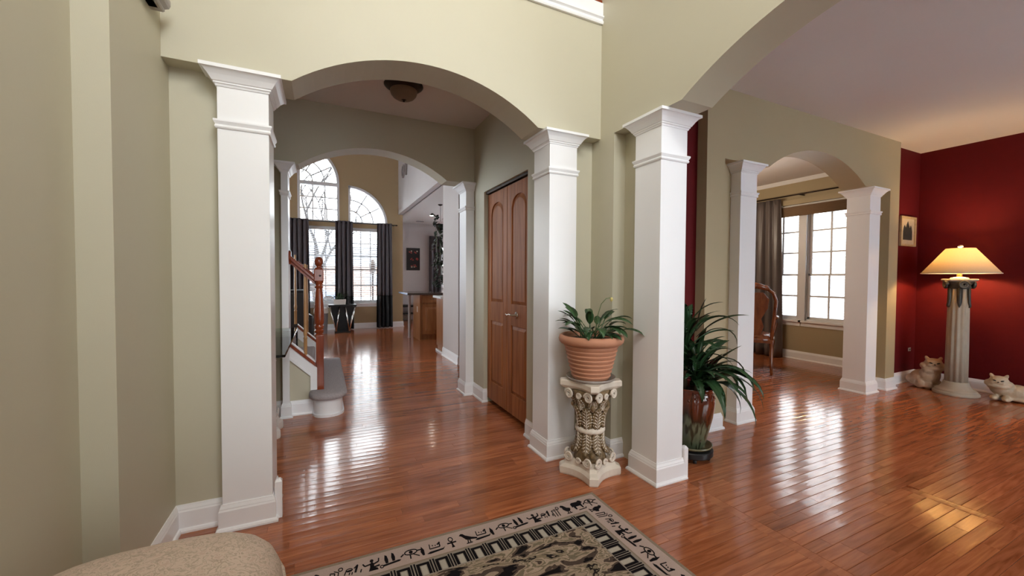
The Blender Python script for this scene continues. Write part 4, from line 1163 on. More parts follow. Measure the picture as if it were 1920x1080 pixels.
G = {
 'ankh': ringp(.5, .72, .17, .06, .20) + [bar(.5, .52, .5, .05, .10), bar(.2, .44, .8, .44, .10), [(.40, .05), (.60, .05), (.56, .2), (.44, .2)]],
 'eye': [circ(.5, .62, .12)] + ringp(.5, .62, .42, .07, .22) + [bar(.05, .60, -.15, .45, .08), bar(.9, .62, 1.15, .60, .08), bar(.42, .42, .40, .12, .08), bar(.62, .42, .95, .16, .06)],
 'bird': [[(.05, .80), (.20, .92), (.33, .88), (.45, .70), (.80, .45), (1.15, .30), (1.10, .20), (.75, .28), (.55, .28), (.38, .35), (.28, .55), (.18, .72)], bar(.50, .32, .42, .02, .07), bar(.62, .30, .60, .02, .07), bar(.30, .02, .72, .02, .06)],
 'feathers': [[(.15, .30), (.10, .60), (.16, .95), (.28, .85), (.32, .55), (.30, .30)], [(.55, .35), (.52, .65), (.58, 1.0), (.70, .88), (.74, .60), (.70, .35)], [(-.05, .12), (.95, .20), (1.05, .28), (.9, .32), (.0, .24)]] + ringp(-.10, .16, .12, .05),
 'figure': [[(.30, .08), (.85, .06), (.80, .20), (.62, .28), (.66, .55), (.55, .72), (.42, .60), (.40, .34)], circ(.54, .80, .11), bar(.50, .58, .12, .52, .09), bar(.12, .52, .02, .72, .08), bar(.62, .52, .92, .64, .09), bar(.92, .64, .96, .88, .08), bar(.55, .30, .95, .34, .10)],
 'bowl': [bar(.05, .42, .10, .80, .06), bar(.05, .42, .70, .42, .07), bar(.70, .42, .74, .75, .08), bar(.58, .62, .78, .78, .10), bar(.25, .62, .30, .66, .08), bar(.42, .58, .47, .62, .07), [(-.2, .10), (.0, .20), (.85, .22), (1.0, .30), (.85, .12), (.0, .05)]],
 'quail': [[(.10, .82), (.26, .95), (.42, .85), (.55, .60), (.78, .50), (.70, .32), (.48, .22), (.30, .28), (.18, .50), (.22, .72)], bar(.42, .28, .34, .04, .06), bar(.54, .26, .56, .04, .06), bar(.22, .04, .66, .04, .05)],
 'bull': [[(.0, .45), (.05, .80), (.20, .90), (.70, .88), (.85, .98), (1.02, .92), (1.08, .72), (.92, .66), (.86, .50), (.84, .20), (.74, .20), (.70, .46), (.30, .46), (.26, .18), (.14, .18), (.12, .50)], bar(.30, .06, .95, .08, .06), bar(.95, .08, 1.02, .20, .06)],
 'reeds': [bar(.10, .08, .16, .70, .06), bar(.30, .05, .40, .62, .06), bar(.50, .05, .60, .60, .06), bar(.16, .70, .42, .62, .06), bar(.36, .78, .62, .62, .05)] + ringp(.72, .80, .14, .05),
 'water': [bar(.0, .30, .10, .55, .06), bar(.10, .55, .42, .55, .06), bar(.25, .25, .30, .40, .06), bar(.40, .22, .44, .38, .06), bar(.60, .30, .75, .80, .12), bar(.55, .62, .78, .82, .06), bar(.88, .20, .95, .40, .07)] + ringp(.28, .58, .20, .05, .13),
 'flame': [[(.30, .10), (.22, .40), (.34, .80), (.46, .50), (.42, .10)]],
}
GM = {k: flat([[((x-.5)*.070, y*.084) for x, y in p] for p in v]).mesh('hieroglyph') for k, v in G.items()}
seq = ['eye', 'bull', 'quail', 'reeds', 'water', 'figure', 'feathers', 'eye', 'flame', 'bowl', 'bird', 'ankh', 'bowl', 'flame', 'eye', 'feathers', 'figure', 'water', 'reeds', 'quail', 'bull']
adv = {'eye': .084, 'bull': .074, 'quail': .064, 'reeds': .058, 'water': .068, 'figure': .076, 'feathers': .086, 'flame': .034, 'bowl': .074, 'ankh': .066, 'bird': .084}
def glyph_row(x, y, dx, dy, length, start=0):
    """glyphs walked from a corner along (dx,dy); their feet face the rug centre"""
    p = 0.0; i = start
    while p < length:
        k = seq[i % len(seq)]; i += 1
        p += adv[k]/2
        o = link('hieroglyph', GM[k], 'rug_black', rg); o.location = (x+dx*p, y+dy*p, 0)
        yield_rot = math.atan2(dy, dx)
        o.rotation_euler = (0, 0, yield_rot + PI)
        p += adv[k]/2
glyph_row(RW-.034, RD-.122, -1, 0, RW-.12, 0)
for i_, (gx, gy, dx, dy, ln) in enumerate(((RW-.122, RD-.118, 0, -1, RD-.30), (.122, .118, 0, 1, RD-.30), (.118, .122, 1, 0, RW-.30))):
    p = 0.0; i = 2
    while p < ln:
        k = seq[i % len(seq)]; i += 1; p += adv[k]/2
        o = link('hieroglyph', GM[k], 'rug_black', rg); o.location = (gx+dx*p, gy+dy*p, 0); o.rotation_euler = (0, 0, math.atan2(dy, dx) + (PI if dx else 0)); p += adv[k]/2
# squares of the key border
kz0, kz1 = GZ_, GZ_+0.001
def key_mesh():
    m = MB(); a, b = .006, .078; w_ = .0125; h_ = .0275
    m.box(-h_, -h_+w_, a, b, kz0, kz1).box(h_-w_, h_, a, b, kz0, kz1).box(-h_+w_, h_-w_, b-w_, b, kz0, kz1); return m.mesh('key_square')
KM = key_mesh(); KB = B(-.0034, .0034, .004, .086, kz0, kz1).mesh('key_bar')
KI = B(-.011, .011, .006, .060, kz0-0.0002, kz0+.0007).mesh('key_inset')
def key_row(x, y, dx, dy, rot, n, pitch):
    for i in range(n):
        p = 0.045 + i*pitch
        o = link('key_square', KM, 'rug_black', rg); o.location = (x+dx*p, y+dy*p, 0); o.rotation_euler = (0, 0, rot)
        o = link('key_inset', KI, 'rug_inset', rg); o.location = (x+dx*p, y+dy*p, 0); o.rotation_euler = (0, 0, rot)
        for e in (-.0062, .0062):
            q = p+pitch/2+e
            o = link('key_bar', KB, 'rug_black', rg); o.location = (x+dx*q, y+dy*q, 0); o.rotation_euler = (0, 0, rot)
pitch = .081
key_row(RW-.150, RD-.238, -1, 0, 0, 15, pitch)
key_row(RW-.238, RD-.150-pitch, 0, -1, -PI/2, 23, pitch)
key_row(.238, .150, 0, 1, PI/2, 23, pitch)
key_row(.150+pitch, .238, 1, 0, PI, 13, pitch)

# ------------------------------------------------------------------ upholstered bench
OT = (-2.185, -1.115)
ot = thing('upholstered_bench', 'bench with domed beige floral cushion in the near left corner', 'bench', (OT[0], OT[1], 0))
def cushion(a, b, z0, ztop, n=40, m=14, e=3.2):
    rs = []
    for j in range(m+1):
        t = j/m
        ph = t*PI/2
        rr = math.cos(ph)**0.55 if t < 1 else 0.0005
        zz = z0+(ztop-z0)*math.sin(ph)**0.9
        ring = []
        for i in range(n):
            th = 2*PI*i/n; c, s = math.cos(th), math.sin(th)
            k = (abs(c)**e+abs(s)**e)**(-1/e)
            ring.append((a*rr*k*c, b*rr*k*s, zz))
        rs.append(ring)
    return MB().rings(rs)
obj('cushion', cushion(.315, .30, .375, .512), 'floral_upholstery', ot, smooth=True)
obj('cushion_side', MB().rings([[(sx*.315*s_, sy*.30*s_, z) for sx, sy in [( (abs(math.cos(2*PI*i/40))**3.2+abs(math.sin(2*PI*i/40))**3.2)**(-1/3.2)*math.cos(2*PI*i/40), (abs(math.cos(2*PI*i/40))**3.2+abs(math.sin(2*PI*i/40))**3.2)**(-1/3.2)*math.sin(2*PI*i/40)) for i in range(40)]] for s_, z in ((.96, .30), (.985, .33), (1.0, .378))]), 'floral_upholstery', ot, smooth=True)
pts = []
for i in range(41):
    th = 2*PI*i/40; c, s = math.cos(th), math.sin(th); k = (abs(c)**3.2+abs(s)**3.2)**(-1/3.2)
    pts.append((.318*k*c, .303*k*s, .376))
obj('piping', MB().tube(pts, .006, 6), 'floral_upholstery', ot, smooth=True)
obj('seat_rail', B(-.27, .27, -.26, .26, .262, .302), 'carved_mahogany', ot, bevel=.01)
for sx in (-1, 1):
    for sy in (-1, 1):
        obj('leg', MB().tube([(sx*.24, sy*.23, .27), (sx*.262, sy*.25, .20), (sx*.248, sy*.238, .10), (sx*.24, sy*.23, .035), (sx*.252, sy*.242, .0105)], [.028, .027, .018, .014, .011], 10), 'carved_mahogany', ot, smooth=True)

# ------------------------------------------------------------------ hall ceiling light, wall bracket
cl = thing('flush_ceiling_light', 'bronze flush ceiling light with an amber glass bowl in the hall', 'ceiling light', (-1.172, 1.0, H-0.0005))
obj('pan', MB().lathe([(0, 0), (.150, 0), (.152, -.006), (.146, -.014), (.125, -.026), (.110, -.044), (.104, -.046), (.1, -.02), (0, -.02)], 36), 'bronze', cl, smooth=True)
obj('glass_bowl', MB().lathe([(.106, -.040), (.105, -.058), (.098, -.078), (.082, -.098), (.058, -.112), (.03, -.118), (0, -.119)], 32, cap=False), 'frosted_amber', cl, smooth=True)
obj('finial', MB().lathe([(.0, -.112), (.022, -.113), (.020, -.119), (.009, -.122), (.007, -.126), (.009, -.131), (.0, -.136)], 14), 'bronze', cl, smooth=True)
br = thing('wall_shelf', 'small grey moulded shelf high on the left wall', 'shelf', (XL, -0.18, 2.34))
obj('board', MB().rings(rect_rings(0.0005, .04, -.075, .075, [(0, 0), (.004, .006), (.004, .014), (.016, .026), (.020, .04), (.020, .06)])), 'grey_metal', br)
obj('bracket', B(.0005, .03, -.05, .05, -.0, .02), 'grey_metal', br)

def chandelier(name, label, loc, cz, hz, energy, col, n=5):
    ch = thing(name, label, 'chandelier', loc)
    obj('canopy', MB().lathe([(0, cz-.001), (.07, cz-.001), (.06, cz-.03), (0, cz-.04)], 20), 'bronze', ch, smooth=True)
    obj('stem', MB().tube([(0, 0, cz-.03), (0, 0, hz+.15)], .008, 8), 'bronze', ch)
    obj('hub', MB().lathe([(0, hz-.05), (.03, hz-.03), (.055, hz+.04), (.03, hz+.12), (.02, hz+.20), (0, hz+.22)], 20), 'bronze', ch, smooth=True)
    for i in range(n):
        a = i*2*PI/n+.3; c_, s_ = math.cos(a), math.sin(a)
        ar = obj('arm', MB().tube([(.03*c_, .03*s_, hz+.04), (.15*c_, .15*s_, hz-.04), (.28*c_, .28*s_, hz), (.33*c_, .33*s_, hz+.10)], .008, 8), 'bronze', ch, smooth=True)
        obj('candle_cup', MB().lathe([(0, hz+.09), (.03, hz+.10), (.035, hz+.12), (.012, hz+.125), (.012, hz+.20), (0, hz+.20)], 14, (.33*c_, .33*s_, 0)), 'plaster_cream', ar, smooth=True)
        l_ = bpy.data.lights.new('added_bulb', 'POINT'); l_.energy = energy; l_.color = col; l_.shadow_soft_size = .04
        l_o = bpy.data.objects.new('bulb_light', l_); COL.objects.link(l_o); l_o.parent = ch; l_o.location = (.33*c_, .33*s_, hz+.25)
    return ch
chandelier('added_foyer_chandelier', 'added bronze five-arm chandelier hanging unseen high in the foyer', (-1.25, -2.45, 0), FZ, 3.45, CHAND, (1.0, 0.955, 0.91))  # unseen chandelier added to brighten the foyer
chandelier('added_dining_chandelier', 'added bronze chandelier over the dining room, out of sight behind the arch wall', (2.75, 1.75, 0), H, 1.80, 5.0, (1.0, 0.82, 0.62))  # added only to lighten the dining room, never in view

# ------------------------------------------------------------------ floor lamp, cats, picture
LX, LY = 4.40, -0.48
lp = thing('column_floor_lamp', 'fluted stone column lamp with wide lit cone shade by the red wall', 'lamp', (LX, LY, 0))
obj('base', MB().lathe([(0, .0005), (.172, .0005), (.178, .008), (.178, .022), (.168, .034), (.160, .036), (.160, .046), (.150, .056), (.142, .058), (.128, .068), (.112, .090), (.100, .120), (.096, .138), (0, .138)], 48), 'lamp_stone', lp, autosmooth=45)
obj('fluted_shaft', MB().lathe([(.088, .138), (.086, .5), (.082, .9), (.079, 1.145)], 96, flute=12, fl=.10), 'lamp_stone', lp, smooth=True)
cp = obj('ionic_capital', MB().lathe([(.080, 1.135), (.086, 1.14), (.090, 1.155), (.082, 1.165), (.100, 1.20), (.105, 1.215), (0, 1.215)], 32), 'lamp_capital', lp, smooth=True)
for i in range(6):
    a = i*PI/3+0.35
    o = obj('hanging_leaf', MB().rings([[(x, -w_, z), (x+.014, 0, z), (x, w_, z), (x-.006, 0, z)] for x, w_, z in ((.080, .022, 1.15), (.081, .022, 1.05), (.083, .018, .99), (.088, .010, .955), (.082, .002, .935))]), 'lamp_capital', cp, smooth=True)
    o.rotation_euler = (0, 0, a)
for i in range(4):
    a = i*PI/2+0.62; sm = scroll(.042, .026)
    o = obj('volute', sm, 'lamp_capital', cp, smooth=True); o.matrix_local = Matrix.Translation((.104*math.cos(a), .104*math.sin(a), 1.178)) @ Matrix.Rotation(a+PI/2, 4, 'Z')
obj('abacus', MB().rings([[(h*math.cos(a+.35), h*math.sin(a+.35), z) for a in [PI/4+PI/2*k+.27 for k in range(4)]] for h, z in ((.125, 1.213), (.148, 1.222), (.152, 1.228), (.152, 1.238), (.146, 1.241))]), 'lamp_stone', lp)
obj('top_dish', MB().lathe([(.065, 1.241), (.072, 1.244), (.066, 1.252), (.03, 1.262), (0, 1.262)], 28), 'plaster_cream', lp, smooth=True)
obj('socket', MB().lathe([(.016, 1.26), (.022, 1.265), (.022, 1.285), (.016, 1.295), (.016, 1.34), (0, 1.34)], 18), 'brass', lp, smooth=True)
obj('bulb', MB().lathe([(0, 1.335), (.014, 1.34), (.018, 1.36), (.030, 1.39), (.030, 1.41), (.018, 1.43), (0, 1.436)], 18), 'lamp_shade_cloth', lp, smooth=True)
sh = obj('lamp_shade', MB().lathe([(.295, 1.300), (.292, 1.302), (.110, 1.566), (.107, 1.566), (.288, 1.304), (.295, 1.300)], 56, cap=False), 'lamp_shade_cloth', lp, smooth=False, autosmooth=40)
obj('shade_trim', MB().lathe([(.296, 1.296), (.297, 1.302), (.290, 1.306), (.290, 1.298), (.296, 1.296)], 56, cap=False), 'plaster_cream', sh, smooth=True)
obj('harp', MB().tube([(0, .02, 1.30), (0, .055, 1.38), (0, .05, 1.50), (0, 0, 1.57)], .002, 6).tube([(0, -.02, 1.30), (0, -.055, 1.38), (0, -.05, 1.50), (0, 0, 1.57)], .002, 6).tube([(-.108, 0, 1.566), (.108, 0, 1.566)], .0015, 5), 'brass', lp)
obj('finial', MB().lathe([(0, 1.565), (.008, 1.567), (.006, 1.574), (.020, 1.580), (.021, 1.592), (.014, 1.601), (0, 1.603)], 18), 'plaster_cream', lp, smooth=True)
li = bpy.data.lights.new('lamp_bulb_light', 'POINT'); li.energy = 15; li.color = (1.0, 0.66, 0.30); li.shadow_soft_size = 0.045
lo = bpy.data.objects.new('bulb_light', li); COL.objects.link(lo); lo.parent = lp; lo.location = (0, 0, 1.46)

def blob(name, parts, mat, parent, voxel=0.006, smooth_it=6):
    m = MB()
    for c, r, rot in parts: m.ell(c, r, 20, 14, rot)
    o = obj(name, m, mat, parent, smooth=True)
    md = o.modifiers.new('remesh', 'REMESH'); md.mode = 'VOXEL'; md.voxel_size = voxel; md.use_smooth_shade = True
    ms = o.modifiers.new('smooth', 'SMOOTH'); ms.factor = 0.5; ms.iterations = smooth_it
    return o
def cat_head(base, k=1.0, yaw=0.0):
    """ellipsoids of a flat-faced long-haired cat head at base, looking along +x turned by yaw"""
    Rz = Matrix.Rotation(yaw, 3, 'Z'); b_ = Vector(base)
    def E(dx, dy, dz, a, b, c, rot=None):
        return (tuple(b_ + Rz @ Vector((dx*k, dy*k, dz*k))), (a*k, b*k, c*k), (Rz @ rot) if rot else Rz)
    out = [E(0, 0, 0, .068, .082, .066), E(.035, .030, -.018, .034, .040, .030), E(.035, -.030, -.018, .034, .040, .030), E(.055, 0, -.012, .022, .022, .016), E(.030, 0, -.045, .034, .05, .024), E(.01, 0, -.055, .07, .098, .034)]
    for s in (-1, 1):
        out.append(E(.0, s*.074, -.030, .045, .044, .040))
        out.append(E(-.004, s*.054, .056, .013, .020, .036, Matrix.Rotation(-s*.42, 3, 'X')))
    return out
def cat_face(parent, base, k=1.0, yaw=0.0):
    Rz = Matrix.Rotation(yaw, 3, 'Z'); b_ = Vector(base)
    for s in (-1, 1):
        obj('eye', MB().ell(tuple(b_ + Rz @ Vector((.061*k, s*.030*k, .014*k))), (.010*k, .016*k, .0065*k), 10, 7, Rz @ Matrix.Rotation(s*.35, 3, 'X')), 'black_paint', parent, smooth=True)
    obj('nose', MB().ell(tuple(b_ + Rz @ Vector((.078*k, 0, -.002*k))), (.006*k, .009*k, .006*k), 10, 7, Rz), 'black_paint', parent, smooth=True)
ca = thing('sitting_cat_figurine', 'tan ceramic figurine of a sitting long-haired cat left of the lamp', 'figurine', (4.475, -0.215, 0.0), math.radians(242))
hb = (.075, .01, .285)
cb_ = blob('body', [((-.02, 0, .10), (.125, .115, .10), None), ((-.065, 0, .075), (.12, .12, .075), None), ((.05, 0, .15), (.075, .098, .11), None), ((.065, 0, .205), (.066, .095, .055), None), ((.075, .045, .045), (.045, .034, .05), None), ((.075, -.045, .045), (.045, .034, .05), None), ((-.10, .06, .045), (.075, .05, .045), None), ((.03, .095, .05), (.055, .03, .05), None), ((.03, -.095, .05), (.055, .03, .05), None), ((0.0, 0, .028), (.13, .12, .028), None)] + cat_head(hb, .95, -.62), 'cat_ceramic', ca)
cat_face(cb_, hb, .97, -.62)
ca2 = thing('lying_cat_figurine', 'pale ceramic figurine of a lying long-haired cat right of the lamp', 'figurine', (4.590, -0.92, 0.0), math.radians(190))
hb = (.075, -.175, .195)
cb_ = blob('body', [((-.02, .12, .072), (.105, .22, .072), None), ((0, -.06, .085), (.10, .13, .085), None), ((.03, -.15, .115), (.085, .095, .075), None), ((.04, .24, .055), (.09, .11, .055), None), ((.10, -.12, .028), (.085, .034, .028), None), ((.10, -.20, .028), (.07, .034, .028), None), ((0, .05, .03), (.12, .26, .03), None), ((.07, .30, .03), (.08, .05, .03), None), ((.05, -.17, .14), (.075, .09, .05), None)] + cat_head(hb, .86), 'cat_ceramic_pale', ca2)
cat_face(cb_, hb, .88)
pc = thing('framed_picture', 'small framed print of dark spires on the red back wall', 'picture', (4.50, RY-0.0005, 1.80))
m = MB()
for a, b, c, d in ((-.185, -.160, -.175, .175), (.160, .185, -.175, .175), (-.160, .160, .150, .175), (-.160, .160, -.175, -.150)): m.box(a, b, -.026, 0, c, d)
obj('frame', m, 'frame_gold', pc, bevel=.004)
obj('mat_board', B(-.160, .160, -.010, -.001, -.150, .150), 'mat_parchment', pc)
obj('print', MB().prism([(-.11, -.10), (.11, -.10), (.11, .0), (.095, .05), (.075, .075), (.055, .04), (.045, .05), (.025, .085), (.0, .12), (-.025, .085), (-.045, .04), (-.055, .05), (-.075, .075), (-.095, .05), (-.11, 0)], 'y', -.012, -.010), 'ink_dark', pc)
ol = thing('wall_outlet', 'small pale outlet low on the red back wall', 'outlet', (4.66, RY-0.0005, 0.385))
obj('plate', B(-.028, .028, -.006, 0, -.020, .020), 'outlet_plate', ol, bevel=.002)
obj('socket', B(-.018, -.004, -.0075, -.006, -.011, .011).box(.004, .018, -.0075, -.006, -.011, .011), 'ink_dark', ol)

# ------------------------------------------------------------------ dining room
def curtain(name, label, axis, plane, u0, u1, z0, z1, mat, folds=5, amp=.035, flare=1.0, group=None, split=None, mat2=None, phase=0.0, gather=0.0):
    t = thing(name, label, 'curtain', (0, 0, 0), 0, group)
    def grid(za, zb, mt, nm):
        nu, nz = folds*12, 16; vs = []; fs = []
        for j in range(nz+1):
            z = za+(zb-za)*j/nz; f = (z1-z)/(z1-z0)
            for i in range(nu+1):
                s = i/nu; cen = (u0+u1)/2
                u = cen + (u0-cen + (u1-u0)*s)*(1+(flare-1)*f)
                ph = 2*PI*folds*s+phase
                a = amp*(0.55+0.45*f)
                d = a*math.sin(ph) + 0.012*math.sin(ph*0.5+f*3) + gather*0.01*math.sin(3*ph)*(1-f)
                u += 0.012*math.cos(ph)
                vs.append((u, plane+d, z) if axis == 'y' else (plane+d, u, z))
        for j in range(nz):
            for i in range(nu):
                k = j*(nu+1)+i; fs.append((k, k+1, k+nu+2, k+nu+1))
        o = obj(nm, MB().add(vs, fs), mt, t, smooth=True)
        sd = o.modifiers.new('thick', 'SOLIDIFY'); sd.thickness = .004; sd.offset = 0
        return o
    if split:
        grid(split, z1, mat, 'upper_panel'); grid(z0, split, mat2, 'lower_panel')
    else:
        grid(z0, z1, mat, 'panel')
    return t
curtain('satin_curtain', 'grey satin curtain hanging left of the dining room window', 'x', 4.66, 1.55, 2.12, 0.012, 2.47, 'curtain_satin', 5, .045, 1.24, gather=1, phase=1.0)
curtain('satin_curtain', 'dark sliver of satin curtain right of the dining room window, behind the column', 'x', 4.68, 0.30, 0.66, 0.012, 2.47, 'curtain_satin', 4, .04, 1.1, phase=.4)
rd = thing('curtain_rod', 'thin dark curtain rod above the dining room window', 'curtain rod', (4.66, 0, 2.495))
obj('rod', MB().tube([(0, .28, 0), (0, 2.30, 0)], .010, 10), 'bronze', rd, smooth=True)
obj('bracket', B(0, .139, 1.28, 1.30, -.008, .008), 'bronze', rd); obj('finial', MB().ell((0, 2.32, 0), (.02, .02, .02), 12, 8), 'bronze', rd, smooth=True)
vb = thing('bamboo_blind', 'rolled woven bamboo blind across the top of the dining window', 'blind', (XR-0.02, (DW[0]+DW[3])/2, 0))
hw = (DW[3]-DW[0])/2+.03
obj('head_rail', B(-.055, 0, -hw, hw, 2.365, 2.445), 'wall_olive', vb)
obj('light_gap_strip', B(-.045, -.03, -hw, hw, 2.338, 2.352), 'light_gap_pale', vb)  # solid strip; the bright gap over the bamboo is put into its colour
for i in range(13):
    z = 2.190+i*.0115
    obj('bamboo_slat', MB().tube([(-.045+.004*(i % 2), -hw, z), (-.045+.004*(i % 2), hw, z)], .0062, 6), 'bamboo', vb, smooth=True)
def dining_chair():
    t = thing('carved_armchair', 'carved mahogany dining armchair half hidden behind the white column', 'chair', (3.49, 1.20, 0), math.radians(35))
    # local: +x forward, right side = -y
    hw_ = .25
    for s in (-1, 1):
        y_ = s*hw_
        obj('rear_leg', MB().tube([(-.30, y_*.9, .004), (-.255, y_*.88, .14), (-.225, y_*.88, .30), (-.215, y_*.88, .45)], [.015, .018, .021, .023], 8), 'carved_mahogany', t, smooth=True)
        obj('front_leg', MB().tube([(.26, y_, .44), (.285, y_*1.02, .36), (.275, y_*1.02, .26), (.245, y_, .12), (.25, y_, .05), (.285, y_*1.02, .02)], [.034, .038, .028, .017, .018, .020], 10).ell((.285, y_*1.02, .020), (.036, .028, .019), 12, 8), 'carved_mahogany', t, smooth=True)
        obj('back_stile', MB().tube([(-.215, y_*.88, .44), (-.225, y_*.92, .60), (-.26, y_*.98, .78), (-.31, y_*1.02, .95), (-.335, y_*.90, 1.05), (-.34, y_*.6, 1.11)], [.023, .021, .020, .020, .020, .018], 8), 'carved_mahogany', t, smooth=True)
        obj('arm', MB().tube([(-.245, y_*.98, .72), (-.10, y_*1.12, .735), (.05, y_*1.18, .72), (.13, y_*1.16, .71), (.165, y_*1.12, .685)], [.018, .022, .024, .026, .018], 8), 'carved_mahogany', t, smooth=True)
        obj('arm_post', MB().tube([(.13, y_*1.15, .70), (.17, y_*1.16, .62), (.14, y_*1.10, .54), (.10, y_*1.0, .45)], [.018, .024, .020, .020], 8), 'carved_mahogany', t, smooth=True)
    obj('seat', cushion(.27, .27, .44, .52).box(-.24, .26, -.235, .235, .40, .445), 'carved_mahogany', t, smooth=False)
    obj('splat', MB().prism([(-.09, .50), (.09, .50), (.13, .62), (.10, .72), (.17, .86), (.18, .98), (.12, 1.06), (-.12, 1.06), (-.18, .98), (-.17, .86), (-.10, .72), (-.13, .62)], 'x', -.010, .010), 'carved_mahogany', t).matrix_local = Matrix.Translation((-.21, 0, .0)) @ Matrix.Shear('XY', 4, (0, 0)) @ Matrix.Rotation(-.10, 4, 'Y')
    cr = MB().tube([(-.34, -.17, 1.10), (-.345, -.08, 1.135), (-.35, 0, 1.15), (-.345, .08, 1.135), (-.34, .17, 1.10)], [.026, .034, .045, .034, .026], 10)
    for yy in (-.14, -.07, .07, .14): cr.ell((-.345, yy, 1.125), (.026, .03, .026), 10, 7)
    obj('crest_rail', cr, 'carved_mahogany', t, smooth=True)
    return t
dining_chair()

# ------------------------------------------------------------------ great room furnishings
CZ = 2.475
rd = thing('curtain_rod', 'black curtain rod across the great room windows', 'curtain rod', (0, 7.70, CZ))
obj('rod', MB().tube([(-2.46, 0, 0), (-0.16, 0, 0)], .011, 10), 'black_metal', rd, smooth=True)
obj('finial', MB().ell((-0.14, 0, 0), (.03, .016, .016), 12, 8), 'black_metal', rd, smooth=True)
for x in (-2.40, -1.31, -0.2): obj('bracket', B(x-.008, x+.008, 0, .109, -.01, .01), 'black_metal', rd)
for x0_, x1_, lb in ((-2.42, -2.03, 'grey and black grommet curtain at the left of the great room windows'), (-1.50, -1.13, 'grey and black grommet curtain between the two great room windows'), (-0.60, -0.26, 'grey and black grommet curtain at the right of the great room windows')):
    curtain('grommet_curtain', lb, 'y', 7.70, x0_, x1_, 0.015, CZ+.035, 'curtain_grey', 4, .045, 1.10, 'grommet curtains of the great room', 0.78, 'curtain_black', phase=x0_)
for i, (a, b, lb) in enumerate(((L1[0]+.03, L1[1]-.03, 'white slatted blind in the left lower great room window'), (L2[0]+.03, L2[1]-.03, 'white slatted blind in the right lower great room window'))):
    vb = thing('venetian_blind', lb, 'blind', (0, Y3+0.022, 0), 0, 'white slatted blinds')
    m = MB(); z = 0.66
    while z < 2.29: m.prism([(-.020, z+.0135), (.020, z), (.020, z+.003), (-.020, z+.0165)], 'x', a, b); z += .046
    o = obj('slats', m, 'window_white', vb); o['kind'] = 'stuff'
    obj('head_rail', B(a, b, -.02, .025, 2.30, 2.345), 'window_white', vb)
    for x in (a+.12, b-.12): obj('ladder_cord', B(x-.0015, x+.0015, -.0015, .0015, .66, 2.31), 'window_white', vb)
tb = thing('side_table', 'black side table with slanted chrome legs under the middle curtain', 'table', (-1.375, 7.27, 0))
obj('top', B(-.285, .285, -.15, .15, .575, .615), 'black_metal', tb, bevel=.004)
obj('base', B(-.16, .16, -.12, .12, .0005, .03), 'black_metal', tb, bevel=.003)
obj('back_panel', MB().prism([(-.24, .575), (.24, .575), (.14, .03), (-.14, .03)], 'y', .10, .115), 'black_metal', tb)
for sy in (-.135, .085):
    for xa_, xb_ in ((-.26, -.13), (-.06, -.13), (.06, .13), (.26, .13)):
        obj('leg', MB().tube([(xa_, sy, .575), (xb_, sy, .03)], .010, 8), 'chrome', tb, smooth=True)
pp = thing('white_planter', 'white rectangular planter on the black side table', 'planter', (-1.43, 7.22, 0.6155))
obj('box', MB().rings([[(x, y_, z) for x, y_ in ((-a, -b), (a, -b), (a, b), (-a, b))] for a, b, z in ((.115, .06, .0), (.125, .065, .115), (.115, .055, .115), (.11, .05, .09))]), 'plaster_white', pp, bevel=.003)
obj('soil', B(-.112, .112, -.053, .053, .088, .10), 'soil', pp)
ag = thing('small_houseplant', 'small grassy houseplant in the white planter', 'plant', (-1.43, 7.22, 0.71))
rl = random.Random(21)
for i in range(22):
    az = i*2.399; add_leaf(ag, 'leaf_green', az, (.06*math.cos(az*1.7), .02*math.sin(az), 0), rl.uniform(.26, .42)*(0.75 if math.sin(az) > .3 else 1), .026, rl.uniform(.8, 1.4), rl.uniform(1.0, 2.3), fold=.15, wprof=WP)
rc = thing('leather_recliner', 'black leather recliner behind the stair balusters', 'armchair', (-2.37, 4.85, 0), math.radians(188))
def rbox(nm, *a, bev=.05, par=None): 
    o = obj(nm, B(*a), 'black_leather', par or rc, bevel=bev); o.modifiers['bevel'].segments = 4; return o
rbox('base', -.38, .38, -.42, .40, .03, .28, bev=.03); rbox('seat', -.26, .26, -.45, .28, .28, .47); rbox('backrest', -.36, .36, .20, .46, .40, 1.03, bev=.07)
rbox('arm', -.44, -.25, -.42, .34, .15, .64, bev=.06); rbox('arm', .25, .44, -.42, .34, .15, .64, bev=.06); rbox('footrest', -.25, .25, -.50, -.43, .12, .42, bev=.03)
bn = thing('waste_bin', 'grey bin with a pale lid beside the black side table', 'bin', (-1.80, 7.2, 0))
obj('body', MB().lathe([(0, .0005), (.115, .0005), (.135, .44), (.13, .44), (.0, .43)], 28), 'bin_grey', bn, autosmooth=50)
obj('lid', MB().lathe([(.142, .44), (.146, .452), (.14, .54), (.12, .56), (0, .565)], 28), 'plaster_white', bn, autosmooth=50)
wp_ = thing('wall_letters', 'two small dark letter shapes high on the pale kitchen header wall', 'wall decor', (XK-0.001, 6.75, 3.62))
obj('ring_letter', MB().prism(circ(0, 0, .0, 3), 'x', -.01, -.009), 'grey_metal', wp_) if False else None
m = MB()
for q in ringp(.32, .02, .15, .035, .15): m.prism(q, 'x', -.03, 0)
obj('round_letter', m, 'grey_metal', wp_)
obj('angled_letter', MB().prism([(.02, .17), (.07, .17), (-.02, -.14), (-.07, -.14)], 'x', -.03, 0).prism([(-.13, .17), (-.08, .17), (-.02, -.14), (-.07, -.14)], 'x', -.03, -.001), 'grey_metal', wp_)

